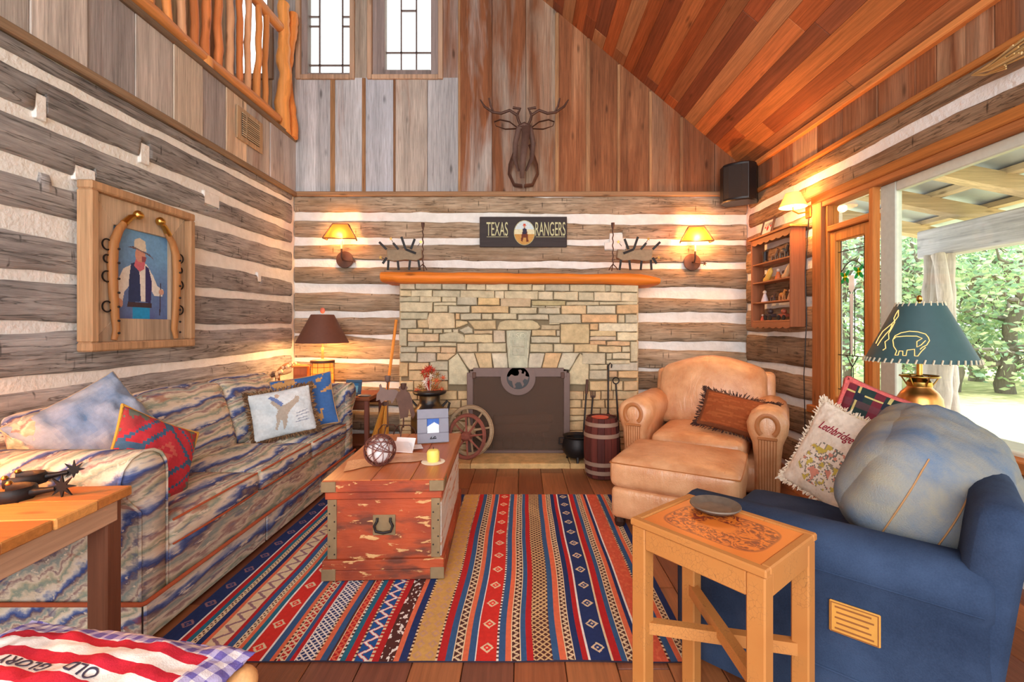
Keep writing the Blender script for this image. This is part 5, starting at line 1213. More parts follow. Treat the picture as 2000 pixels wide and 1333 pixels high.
# --- lamp on the plank table (its shade stands beyond the left edge of the photograph)
def table_lamp(name, label, loc, base_prof, base_mat, shade, shade_mat, power, bulb_z, group=None, color=(1,.5,.17)):
    t_ = thing(name, label, 'lamp', loc, 0, group)
    MB().lathe(base_prof, n=28).build('lamp_base', base_mat, t_, smooth=40)
    (rb, zb, rt, zt) = shade
    MB().lathe([(rb,zb),(rt,zt),(rt-.004,zt),(rb-.004,zb),(rb,zb)], n=40, caps=False).build('lamp_shade', shade_mat, t_, smooth=40)
    MB().tube([(0,0,base_prof[-1][1]),(0,0,zt)], .006, 8).build('stem', M['brass'], t_, smooth=60)
    MB().ball((0,0,bulb_z), .03, 12, 8).build('bulb', M['bulb'], t_, smooth=179)
    lamp((0,0,bulb_z-.055), power, color, .04, 'bulb_light', t_)
    return t_
M['parch'] = plain('parchment_shade', srgb(206,160,104), .9)
tl_ = table_lamp('table_lamp', 'brass lamp with parchment shade on the plank table', (-2.06, 1.20, .68), [(.08,0),(.085,.02),(.03,.05),(.05,.15),(.055,.22),(.02,.3),(.015,.36)], M['brass'], (.18,.36,.10,.58), M['parch'], 42, .41, color=(1,.34,.06))
MB().lathe([(.001,.578),(.1,.578),(.1,.582),(.001,.582)], n=32, caps=False).build('shade_top', M['parch'], tl_)  # disc added to stop the lamp's light going upwards
# --- corner lamp, box, wreath, frame on the end table
M['brownshade'] = plain('brown_metal_shade', srgb(112,72,58), .55, .2)
cl_ = table_lamp('corner_lamp', 'lamp with brown cone shade and jar base in the corner behind the sofa', (-1.95, 4.50, .60), [(.095,0),(.1,.01),(.105,.15),(.1,.26),(.085,.30),(.05,.33),(.012,.34),(.012,.45)], tinted('jar_glass', srgb(240,196,130), .45), (.245,.495,.105,.77), M['brownshade'], 21, .55)
MB().ball((0,0,.81), .025, 10, 8, (1,.5,1.2)).build('finial', plain('coral_finial', srgb(206,110,84), .5), cl_, smooth=179)
MB().lathe([(.104,.30),(.112,.30),(.112,.325),(.104,.325)], n=28).build('jar_lid', M['rust'], cl_, smooth=40)
for k in range(12): a = 2*PI*k/12; MB().tube([(.108*math.cos(a),.108*math.sin(a),.01),(.109*math.cos(a),.109*math.sin(a),.3)], .0022, 4).build('cage_wire', M['rust'], cl_)
for z in (.06,.13,.2,.26): MB().tube([(.109*math.cos(2*PI*k/28),.109*math.sin(2*PI*k/28),z) for k in range(28)], .0022, 4, closed=True).build('cage_ring', M['rust'], cl_)
MB().ball((0,0,.14), .018, 10, 8).build('jar_bulb', M['bulb'], cl_, smooth=179); lamp((0,-.0,.17), 3.5, (1,.5,.17), .03, 'jar_light', cl_)
bx = thing('wooden_box', 'small upright orange wooden box with drawer knob under the corner lamp', 'box', (-2.10, 4.38, .60), D(18))
MB().cbox(-.06,.06,-.06,.10,0,.27,.005).build('box_body', M['wood_z'], bx, color=srgb(190,96,44)); MB().cbox(-.075,.075,-.07,.11,.27,.285,.004).build('box_top', M['wood_x'], bx, color=srgb(206,116,56)); MB().cbox(-.048,.048,-.066,-.06,.1,.2,.002).build('drawer', M['wood_x'], bx, color=srgb(176,84,38)); MB().ball((0,-.075,.15), .012, 10, 8).build('knob', M['iron'], bx, smooth=179)
wr_ = thing('shell_wreath', 'small cream shell wreath leaning in the corner beside the box', 'wreath', (-2.235, 4.47, .60), D(20))
MB().tube([(.0+.125*math.cos(2*PI*k/32),0,.16+.125*math.sin(2*PI*k/32)) for k in range(32)], .022, 8, closed=True).build('wreath_ring', M['wood_x'], wr_, smooth=60, color=srgb(180,120,70))
for k in range(44):
    a = 2*PI*k/44; MB().ball((.125*math.cos(a)+R.uniform(-.02,.02), -.018+R.uniform(-.012,.012), .16+.125*math.sin(a)+R.uniform(-.02,.02)), R.uniform(.012,.02), 7, 5, (1,.7,1.2)).build('shell', M['shell'] if 'shell' in M else M.setdefault('shell', plain('shell', srgb(240,206,160), .6)), wr_, smooth=179)
def picture(name, label, cat, loc, rz, w, h, fw, frame_mat, colfn, lean=0.0, fcol=None, nx=30, nz=30, depth=.018):
    t_ = thing(name, label, cat, loc, rz); t_.rotation_euler = (Matrix.Rotation(rz, 4, 'Z') @ Matrix.Rotation(-lean, 4, 'X')).to_euler()
    for (a, b, c, d) in ((-w/2,w/2,0,fw),(-w/2,w/2,h-fw,h),(-w/2,-w/2+fw,fw,h-fw),(w/2-fw,w/2,fw,h-fw)): MB().cbox(a, b, -depth, 0, c, d, .003).build('frame', frame_mat, t_, color=fcol)
    b = MB(); iw, ih = w-2*fw, h-2*fw; V = [(-iw/2+iw*i/nx, -depth*.45, fw+ih*j/nz) for j in range(nz+1) for i in range(nx+1)]; F = []; C = []
    for j in range(nz):
        for i in range(nx): a = j*(nx+1)+i; F.append((a, a+1, a+nx+2, a+nx+1)); C.append(colfn((i+.5)/nx, (j+.5)/nz))
    b.add(V, F, C).build('print', M['vcol'], t_)
    return t_
pf = picture('photo_frame', 'small blue photo frame standing on the end table behind the sofa arm', 'picture frame', (-1.60, 4.36, .60), D(-10), .16, .15, .03, plain('blue_frame_paint', srgb(52,92,128), .5), lambda u, v: srgb(120,190,220) if v < .7 else srgb(60,120,170), D(12))
MB().bar((0,.002,.1),(0,.05,.005),.02,.004).build('easel_leg', M['iron'], pf)
sd_ = MB().ball((0,0,.012), .05, 14, 8, (1.3,.6,.24)).build('spoon_rest', plain('grey_pewter', srgb(140,128,120), .5, .5), None, smooth=179); sd_.location = (-1.47, 4.29, .60); tag(sd_, 'grey oval tray at the front corner of the end table', 'tray')
# --- things on the trunk
TZ2 = .504
cr_ = math.radians(2.5)
MB_r = MB(); b = MB(); nn = 20; V = []; F = []
for j in range(7):
    for i in range(nn+1): t = i/nn; x_ = -.25+.5*t; y_ = -.09+.18*j/6+.10*math.sin(t*2.6)-.05; V.append((x_, y_+.02*fbm(t*4,j*.3,2), .004+.004*abs(fbm(t*6,j*.5,1))))
for j in range(6):
    for i in range(nn): a = j*(nn+1)+i; F.append((a, a+1, a+nn+2, a+nn+1))
ru = b.add(V, F).build('table_runner', M['leather'], smooth=60); ru.location = (-.71, 2.56, TZ2); ru.rotation_euler = (0,0,.25); tag(ru, 'thin brown leather runner lying across the trunk lid', 'runner')
wb = thing('wire_ball', 'round ball of tangled copper wire on the trunk', 'ornament', (*PZ(742, 911, TZ2)[:2], TZ2+.004)); rr = .083
for k in range(22):
    ax = Vector((R.gauss(0,1), R.gauss(0,1), R.gauss(0,1))).normalized(); e1 = ax.orthogonal().normalized(); e2 = ax.cross(e1); off = ax*R.uniform(-.35,.35)*rr; r2 = math.sqrt(rr*rr-off.length_squared)
    MB().tube([tuple(Vector((0,0,rr))+off+(e1*math.cos(2*PI*i/28)+e2*math.sin(2*PI*i/28))*r2) for i in range(28)], .0022, 5, closed=True).build('wire_loop', M['wire'] if 'wire' in M else M.setdefault('wire', plain('copper_wire', srgb(120,76,70), .45, .5)), wb, smooth=60)
MB().ball((0,0,rr), .068, 16, 10).build('inner_globe', plain('milky_globe', srgb(240,236,238), .4), wb, smooth=179)  # white core stands in for glints between the wires
cdp = PZ(770, 888, TZ2); cd = thing('greeting_card', 'folded white card standing beside the wire ball on the trunk', 'card', (cdp.x, cdp.y+.02, TZ2+.008), D(-12))
for s_, nm in ((-1,'card_front'),(1,'card_back')): MB().prism([(s_*.001,0),(s_*.0022,0),(s_*.0022,.09),(s_*.001,.09)], 'x', -.01, .11).xf(Matrix.Identity(4)).build(nm, M['paper'], cd).rotation_euler = (D(-32*-s_), 0, 0)
c2 = MB().cbox(-.07,.07,-.05,.05,0,.002,.0005).build('letter', M['paper']); q_ = PZ(800, 880, TZ2); c2.location = (q_.x, q_.y+.02, TZ2+.012); c2.rotation_euler = (D(0),0,D(20)); tag(c2, 'flat white note lying behind the card on the trunk', 'paper')
fp_ = PZ(846, 866, TZ2); fr_ = picture('photo_frame', 'silver photo frame with blue picture standing on the trunk', 'picture frame', (fp_.x, fp_.y, TZ2+.001), D(14), .20, .215, .062, plain('silver_frame', srgb(132,134,148), .6, .1), lambda u, v: srgb(70,110,190) if v > .75-.5*abs(u-.6) else srgb(226,236,244), D(14), nx=20, nz=20, depth=.02)
MB().tube([(.0,-.021,.03),(.012,-.022,.04),(.02,-.021,.028),(-.02,-.021,.026),(-.01,-.022,.038)], .003, 5).build('brand_mark', M['iron'], fr_); MB().bar((0,.002,.14),(0,.075,.03),.03,.004).build('easel_leg', M['iron'], fr_)
dp = PZ(846, 903, TZ2); dl = MB().lathe([(.001,0),(.065,0),(.065,.002),(.001,.003)], n=24, caps=False).build('doily', plain('white_lace', srgb(240,234,214), .9)); dl.location = (dp.x, dp.y, TZ2+.0015); tag(dl, 'small white lace doily on the trunk under the yellow candle', 'doily')
dk = thing('candle', 'stubby yellow candle on the white doily', 'candle', (dp.x, dp.y, TZ2+.005)); MB().lathe([(.03,0),(.034,.01),(.035,.05),(.028,.062),(.012,.066)], n=20).build('wax', plain('yellow_wax', srgb(240,222,110), .5), dk, smooth=40); MB().tube([(0,0,.062),(.002,0,.078)], .0015, 5).build('wick', M['iron'], dk)
def cowboy_stand(label, px, py, top, shape, mat):
    q = PZ(px, py, TZ2); t_ = thing('candle_stand', label, 'candle holder', (q.x, q.y, TZ2+.001), D(4), 'iron candle stands on the trunk'); H2 = top
    MB().tube([(0,0,.06),(0,0,H2-.045)], .005, 6).build('stem', M['rust'], t_, smooth=60)
    MB().lathe([(.008,H2-.045),(.018,H2-.035),(.021,H2),(.018,H2),(.014,H2-.03)], n=14).build('candle_cup', M[mat], t_, smooth=40)
    for k in range(3): a = k*2.09+.5; MB().tube([(0,0,.075),(.045*math.cos(a),.045*math.sin(a),.07),(.08*math.cos(a),.08*math.sin(a),.035),(.088*math.cos(a),.088*math.sin(a),.004)], .0045, 6).build('foot', M['rust'], t_, smooth=60)
    MB().prism(shape, 'y', -.010, -.005).build('silhouette', M[mat], t_)
bull = [(-.075,.24),(-.07,.29),(-.05,.315),(-.055,.345),(-.045,.36),(-.035,.33),(-.02,.325),(.0,.315),(.03,.32),(.06,.315),(.085,.29),(.09,.27),(.06,.275),(.05,.25),(.03,.22),(.02,.245),(-.02,.24),(-.04,.225),(-.05,.25)]
cowb = [(-.02,.12),(-.03,.2),(-.05,.27),(-.035,.30),(-.02,.31),(-.03,.335),(.0,.36),(.03,.335),(.02,.31),(.04,.30),(.06,.25),(.065,.2),(.08,.15),(.065,.12),(.05,.15),(.04,.19),(.03,.13),(.01,.13)]
cowboy_stand('iron candle stand with a grey bull silhouette on the trunk', 757, 852, .41, bull, 'brown_iron')
cowboy_stand('iron candle stand with a brown cowboy silhouette on the trunk', 788, 853, .36, cowb, 'rust')
# --- fire-extinguisher lamp with stitched shade
lt = thing('lamp_table', 'small round table behind the denim chair carrying the copper lamp', 'table', (1.94, 2.25, 0))
MB().lathe([(.22,.47),(.225,.48),(.225,.495),(.22,.50)], n=32).build('tabletop', M['wood_x'], lt, smooth=40, color=srgb(120,72,44)); MB().lathe([(.03,.03),(.022,.1),(.03,.3),(.025,.47)], n=16).build('pedestal', M['wood_z'], lt, smooth=40, color=srgb(110,64,40)); MB().lathe([(.15,0),(.15,.02),(.04,.04)], n=24).build('foot', M['wood_x'], lt, smooth=40, color=srgb(110,64,40))
ex = thing('extinguisher_lamp', 'copper fire-extinguisher lamp with green shade and laced rims by the window', 'lamp', (1.94, 2.25, .50), -math.atan2(1.94, 2.25))
ZL = lambda py: CAMZ-(py-VY)/FPX*2.25-.50
MB().lathe([(.086,0),(.09,.01),(.09,ZL(798)),(.092,ZL(796)),(.092,ZL(790)),(.09,ZL(788)),(.088,ZL(778)),(.072,ZL(766)),(.05,ZL(757)),(.048,ZL(752))], n=36).build('tank', M['copper'], ex, smooth=40)
MB().lathe([(.046,ZL(757)),(.050,ZL(754)),(.050,ZL(746)),(.04,ZL(742)),(.02,ZL(736)),(.012,ZL(733)),(.012,ZL(705))], n=24).build('neck', M['brass'], ex, smooth=40)
MB().tube([(.075*math.cos(2*PI*k/32),.075*math.sin(2*PI*k/32),ZL(735)) for k in range(32)], .005, 6, closed=True).build('handle_ring', M['brass'], ex, smooth=60)
for k in range(6): a = 2*PI*k/6; MB().tube([(.046*math.cos(a),.046*math.sin(a),ZL(754)),(.072*math.cos(a),.072*math.sin(a),ZL(735))], .0035, 5).build('ring_strut', M['brass'], ex)
MB().tube([(0,0,ZL(733)),(0,0,ZL(583))], .005, 6).build('stem', M['brass'], ex); MB().ball((0,0,ZL(584)), .012, 10, 8, (1,1,1.5)).build('finial', M['brass'], ex, smooth=179)
rb_, rt_, zb_, zt_ = .22, .093, ZL(706), ZL(594)
shd = MB().lathe([(rb_,zb_),(rt_,zt_),(rt_-.004,zt_),(rb_-.004,zb_),(rb_,zb_)], n=48, caps=False).build('lamp_shade', plain('dark_green_shade', srgb(52,82,86), .6), ex, smooth=40)
for (r, z, k_, nm) in ((rb_,zb_+.006,46,'lacing'),(rt_,zt_-.004,22,'lacing')):
    for k in range(k_): a = 2*PI*k/k_; MB().tube([((r+.004)*math.cos(a),(r+.004)*math.sin(a),z-.009),((r-.002)*math.cos(a+.03),(r-.002)*math.sin(a+.03),z+.012)], .0035, 4).build(nm, M['lace'] if 'lace' in M else M.setdefault('lace', plain('lacing_cord', srgb(206,196,170), .8)), shd)
M['pigline'] = glow('backlit_cutwork', srgb(255,190,110), 1.6)  # lines glow by themselves, in place of lamp light through the cuts
def on_shade(px, py):
    z = ZL(py); t = (z-zb_)/(zt_-zb_); r = rb_+(rt_-rb_)*t+.0015; s_ = (px-1795)/FPX*1.71; a = math.asin(max(-.97, min(.97, s_/r))); return (r*math.sin(a), -r*math.cos(a), z)
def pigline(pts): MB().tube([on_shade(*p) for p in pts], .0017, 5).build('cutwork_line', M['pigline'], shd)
pigline([(1744,664),(1748,656),(1760,650),(1776,647),(1792,648),(1806,652),(1811,658),(1813,664),(1808,672),(1800,676),(1796,680)])
pigline([(1744,664),(1746,676),(1752,684),(1749,692),(1755,692),(1757,684),(1764,684),(1764,692),(1770,692),(1772,682),(1786,680),(1786,692),(1792,692),(1798,684),(1806,676)])
pigline([(1746,662),(1750,658),(1770,656),(1790,656),(1800,660),(1790,666),(1790,676),(1798,672),(1806,664)])
pigline([(1754,606),(1750,612),(1745,622),(1747,630),(1742,640),(1735,652),(1736,662),(1728,668),(1730,680),(1724,684)])
pigline([(1754,606),(1754,618),(1748,626),(1742,632),(1732,640),(1722,648),(1714,660),(1708,672)])
pigline([(1712,676),(1720,664),(1730,652),(1738,644),(1742,634)])
# --- framed portrait on the left wall with hames
gp = thing('framed_portrait', 'wood-framed cowboy portrait mounted between two brass-tipped harness hames', 'picture', (-2.395, 2.865, 1.115), D(90))
FWd, FH = .79, .93
OAK = srgb(178,140,104); OAK2 = srgb(190,166,140)
for (a, b, c, d) in ((-FWd/2,FWd/2,0,.05),(-FWd/2,FWd/2,FH-.05,FH),(-FWd/2,-FWd/2+.05,.05,FH-.05),(FWd/2-.05,FWd/2,.05,FH-.05)): MB().cbox(a, b, -.085, 0, c, d, .008).build('outer_frame', M['old_z'], gp, color=OAK)
ix, iz0, iz1 = .213, .185, .725
for poly in ([(-FWd/2+.05,.05),(FWd/2-.05,.05),(ix,iz0),(-ix,iz0)], [(-FWd/2+.05,FH-.05),(FWd/2-.05,FH-.05),(ix,iz1),(-ix,iz1)][::-1], [(-FWd/2+.05,.05),(-ix,iz0),(-ix,iz1),(-FWd/2+.05,FH-.05)], [(FWd/2-.05,.05),(FWd/2-.05,FH-.05),(ix,iz1),(ix,iz0)]): MB().prism(poly, 'y', -.045, -.02, ch=.003).build('inner_frame', M['old_z'], gp, color=OAK2)
man = [([(.05,.14),(.12,.42),(.20,.55),(.36,.62),(.40,.60),(.34,.40),(.22,.30),(.18,.14)], srgb(226,222,214)), ([(.62,.60),(.72,.52),(.80,.40),(.92,.36),(.90,.28),(.74,.28),(.66,.38)], srgb(226,222,214)), ([(.30,.20),(.34,.62),(.44,.66),(.60,.64),(.68,.56),(.66,.20)], srgb(226,222,214)),
       ([(.28,.18),(.30,.46),(.33,.62),(.44,.66),(.48,.50),(.50,.20)], srgb(52,66,104)), ([(.58,.20),(.58,.62),(.64,.60),(.70,.44),(.68,.18)], srgb(60,58,104)), ([(.36,.0),(.36,.16),(.66,.16),(.66,.0)], srgb(44,150,206)), ([(.26,.13),(.28,.19),(.70,.19),(.70,.13)], srgb(74,60,66)),
       ([(.38,.60),(.42,.70),(.58,.68),(.56,.58),(.48,.54)], srgb(206,110,124)), ((.49,.735,.09,.085), srgb(206,150,130)), ([(.28,.80),(.36,.82),(.66,.76),(.72,.72),(.62,.75),(.44,.79)], srgb(96,82,92)), ([(.38,.80),(.39,.90),(.48,.93),(.58,.90),(.60,.78)], srgb(216,206,186)), ([(.28,.805),(.40,.80),(.70,.735),(.73,.71),(.60,.765),(.40,.815)], srgb(120,104,106)),
       ([(.52,.72),(.60,.72),(.58,.66),(.52,.66)], srgb(150,84,90)), ([(.84,.05),(.86,.44),(.875,.44),(.86,.04)], srgb(70,60,70)), ((.88,.33,.05,.035), srgb(206,160,140)), ((.14,.17,.06,.05), srgb(206,160,140))]
b = MB(); nx, nz = 112, 144; V = [(-ix+2*ix*i/nx, -.024, iz0+(iz1-iz0)*j/nz) for j in range(nz+1) for i in range(nx+1)]; F = []; C = []
pfn = painter(man, lambda u, v: tuple(a+(b_-a)*min(1, max(0, .25+.6*v+.25*fbm(u*2, v*2, 1))) for a, b_ in zip(srgb(84,84,140), srgb(120,172,216)))+( ) )
for j in range(nz):
    for i in range(nx): a = j*(nx+1)+i; F.append((a, a+1, a+nx+2, a+nx+1)); C.append(pfn((i+.5)/nx, (j+.5)/nz))
b.add(V, F, C).build('print', M['vcol'], gp)
for s_ in (-1, 1):
    hp_ = [(s_*.235,.06),(s_*.22,.12),(s_*.228,.2),(s_*.24,.35),(s_*.245,.5),(s_*.235,.62),(s_*.20,.70),(s_*.155,.755)]
    hm = MB().tube([(x_, -.065, z_) for x_, z_ in hp_], [.016,.02,.023,.026,.028,.027,.023,.02], 10, flat=(1,.8)).build('hame', M['wood_z'], gp, smooth=60, color=srgb(168,116,70))
    MB().tube([(s_*.17,-.066,.74),(s_*.13,-.07,.785),(s_*.10,-.075,.80)], [.021,.018,.014], 10).build('brass_tip', M['brass'], hm, smooth=60); MB().ball((s_*.085,-.08,.81), .028, 14, 10).build('brass_ball', M['brass'], hm, smooth=179)
    for z in (.25,.42,.52,.60): rr = .03 if z != .52 else .022; MB().tube([(s_*(.275)+rr*math.cos(2*PI*k/18), -.062, z+rr*math.sin(2*PI*k/18)) for k in range(18)], .0045, 6, closed=True).build('harness_ring', M['iron'], hm, smooth=60)
    for z in (.1,.17,.25,.33,.41,.5,.58): MB().ball((s_*.235,-.094,z), .007, 8, 6).build('stud', M['iron'], hm, smooth=179)
# --- TEXAS RANGERS sign
sg = thing('wooden_sign', 'dark painted sign reading TEXAS RANGERS with rider medallion above the mantel', 'sign', (.011, 4.872, 2.252), 0)
MB().cbox(-.46, .46, -.02, .0, -.16, .16, .004).build('sign_board', wood('sign_paint', 'x', c=srgb(52,44,44), rough=.6, contrast=.7, knots=False), sg)
M['signtxt'] = plain('cream_sign_paint', srgb(196,196,150), .6)
for txt, cx_, w_ in (('TEXAS', -.275, .225), ('RANGERS', .285, .315)): inst(text_mesh(txt, w_, .145, .003), 'lettering', M['signtxt'], sg, (cx_, -.0215, .03), (PI/2,0,0))
for (a, b_, z) in ((-.385,-.16,-.055),(.13,.44,-.055)): MB().box(a, b_, -.0222, -.0205, z, z+.004).build('underline', M['signtxt'], sg)
rider = [([(-1,-.1),(1,-.1),(1,-1),(-1,-1)], srgb(196,150,84)), ([(-.35,-.7),(-.3,-.2),(-.2,.1),(.3,.1),(.35,-.3),(.4,-.75),(.2,-.75),(.15,-.4),(-.1,-.4),(-.2,-.75)], srgb(112,60,44)), ([(-.18,-.1),(-.2,.3),(0,.42),(.22,.3),(.2,-.1)], srgb(52,50,70)), ((.0,.5,.1,.12), srgb(196,140,110)), ([(-.22,.56),(.22,.56),(.1,.75),(-.1,.75)], srgb(196,80,60))]
b = MB(); n2 = 34; rf = painter(rider, lambda u, v: srgb(206,222,226) if v > .3 else srgb(220,216,180)); V = []; F = []; C = []; key = {}
for j in range(n2):
    for i in range(n2):
        u0, u1, v0, v1 = [-1+2*k/n2 for k in (i, i+1, j, j+1)]
        if ((u0+u1)/2)**2+((v0+v1)/2)**2 < 1:
            q = len(V); V += [(.012+u0*.105,-.0215,-.01+v0*.125),(.012+u1*.105,-.0215,-.01+v0*.125),(.012+u1*.105,-.0215,-.01+v1*.125),(.012+u0*.105,-.0215,-.01+v1*.125)]; F.append((q,q+1,q+2,q+3)); c = rf((u0+u1)/2,(v0+v1)/2); C.append(c)
b.add(V, F, C).build('rider_medallion', M['vcol'], sg)
MB().tube([(.012+.108*math.cos(2*PI*k/40),-.022,-.01+.128*math.sin(2*PI*k/40)) for k in range(40)], .003, 5, closed=True).build('medallion_rim', M['signtxt'], sg)
# --- sconces
M['mica'] = tinted('amber_mica', srgb(250,176,84), .6)
def sconce(label, px, py, yaw, power):
    c = P(px, py, 4.85); t_ = thing('wall_sconce', label, 'sconce', (c.x, 4.872, c.z), 0, 'pair of rusty sconces beside the mantel')
    m = MB(); m.xf(Matrix.Translation((0,0,0)) @ Matrix.Rotation(PI/2, 4, 'X')); m.lathe([(.085,0),(.09,.006),(.088,.012),(.06,.016),(.001,.018)], n=28, caps=False).build('back_plate', M['rust'], t_, smooth=40)
    MB().tube([(0,-.015,.0),(0,-.06,-.01),(0,-.09,.02),(0,-.09,.11)], .009, 8).build('arm', M['rust'], t_, smooth=60)
    MB().tube([(0,-.09,.10),(0,-.09,.20)], .011, 10).build('candle_tube', plain('candle_sleeve', srgb(226,200,160), .7), t_, smooth=60)
    MB().lathe([(.006,.20),(.014,.215),(.012,.235),(.003,.26)], (0,-.09,0), 10).build('flame_bulb', M['flame'], t_, smooth=60)
    lamp((0,-.15,.235), power, (1,.48,.15), .03, 'sconce_light', t_)
    ro = Matrix.Translation((0,-.11,.195)) @ Matrix.Rotation(yaw, 4, 'Z')
    sh = bpy.data.objects.new('lamp_shade', None); COL.objects.link(sh); sh.parent = t_; sh.location = (0,-.11,.195); sh.rotation_euler = (0,0,yaw)
    bw, tw, hh = .165, .075, .155
    B_ = [(-bw,-.05,0),(bw,-.05,0),(bw*.9,.05,0),(-bw*.9,.05,0)]; T2 = [(-tw,-.02,hh),(tw,-.02,hh),(tw,.03,hh),(-tw,.03,hh)]
    for k in (0, 1, 3):
        a, b_ = B_[k], B_[(k+1)%4]; c_, d = T2[(k+1)%4], T2[k]; MB().add([a, b_, c_, d], [(0,1,2,3)]).build('mica_panel', M['mica'], sh)
    for (p, q) in ((B_[0],B_[1]),(B_[1],B_[2]),(B_[3],B_[0]),(T2[0],T2[1]),(T2[1],T2[2]),(T2[3],T2[0]),(B_[0],T2[0]),(B_[1],T2[1]),(B_[2],T2[2]),(B_[3],T2[3])): MB().tube([p, q], .0065, 5).build('shade_bar', M['rust'], sh)
    st_ = []
    for k in range(12): a = 2*PI*k/12; r = .03 if k % 2 == 0 else .01; st_.append((.115+r*math.cos(a), -.02+r*math.sin(a)))
    MB().prism(st_, 'y', -.05, -.045).build('rowel', M['rust'], t_); MB().tube([(0,-.05,-.01),(.05,-.052,-.018),(.1,-.048,-.02)], .006, 6).build('spur_shank', M['rust'], t_)
sconce('rusty spur wall sconce with mica shade left of the mantel', 672, 507, D(8), 9)
sconce('rusty spur wall sconce with mica shade right of the mantel', 1353, 512, D(-8), 20)
# --- iron steers and rods on the mantel
def flatshape(mb, pts, y0, y1, s, dx, dz, mirror=1): return mb.prism([(mirror*x_*s+dx, z_*s+dz) for x_, z_ in pts], 'y', y0, y1, ch=0)
def steer(label, px, mirror):
    c = P(px, 529, 4.50); t_ = thing('iron_steer', label, 'sculpture', (c.x, 4.50, c.z+.003), 0, 'iron strap steers on the mantel')
    MB().prism([(mirror*x_, z_) for x_, z_ in [(-.16,.10),(-.17,.20),(-.05,.20),(.08,.19),(.17,.20),(.18,.12),(.12,.09),(.02,.10),(-.1,.085)]], 'y', -.03, .03, ch=.006).build('body', M['old_iron'] if 'old_iron' in M else M.setdefault('old_iron', plain('old_sheet_iron', srgb(150,130,106), .8, .1, .4, .3)), t_)
    for (x0, z0, x1, z1) in ((-.15,.10,-.155,.0),(-.06,.09,-.05,.0),(.06,.1,.05,.0),(.14,.1,.155,.0)): MB().bar((mirror*x0,-.02,z0),(mirror*x1,-.025,z1),.02,.008,(0,1,0)).build('leg', M['iron'], t_)
    for (x0, z0, x1, z1) in ((-.165,.2,-.235,.27),(-.165,.12,-.2,.06),(.02,.2,-.02,.32),(.07,.2,.11,.30),(.02,.2,.12,.16),(-.05,.2,-.10,.26)): MB().bar((mirror*x0,-.032,z0),(mirror*x1,-.04,z1),.022,.006,(0,1,0)).build('strap', M['iron'], t_)
    for (x_, z_) in ((-.22,.12),(.17,.27),(-.12,.3)):
        st_ = []
        for k in range(10): a = PI/2+2*PI*k/10; r = .02 if k % 2 == 0 else .008; st_.append((mirror*x_+r*math.cos(a), z_+r*math.sin(a)))
        MB().prism(st_, 'y', -.045, -.041).build('star', M['brass'], t_); MB().tube([(mirror*x_*.8,-.035,z_*.85),(mirror*x_,-.042,z_)], .003, 4).build('star_wire', M['iron'], t_)
steer('rough iron steer with star straps at the left end of the mantel', 790, 1); steer('rough iron steer with star straps at the right end of the mantel', 1240, -1)
def rod(label, px):
    c = P(px, 529, 4.46); t_ = thing('iron_candle_rod', label, 'candle holder', (c.x, 4.46, c.z+.003), 0, 'twisted iron rods on the mantel')
    MB().tube([(.004*math.sin(k*1.1),.004*math.cos(k*1.1),.05+.36*k/30) for k in range(31)], .006, 6).build('twisted_rod', M['rust'], t_, smooth=60)
    MB().lathe([(.008,.40),(.016,.43),(.018,.46)], n=10).build('candle_cup', M['rust'], t_, smooth=40)
    for k in range(3): a = k*2.09-.5; MB().tube([(0,0,.06),(.03*math.cos(a),.03*math.sin(a),.03),(.05*math.cos(a),.05*math.sin(a),.0)], .005, 5).build('foot', M['rust'], t_)
rod('twisted iron candle rod beside the left steer', 826); rod('twisted iron candle rod beside the right steer', 1197)
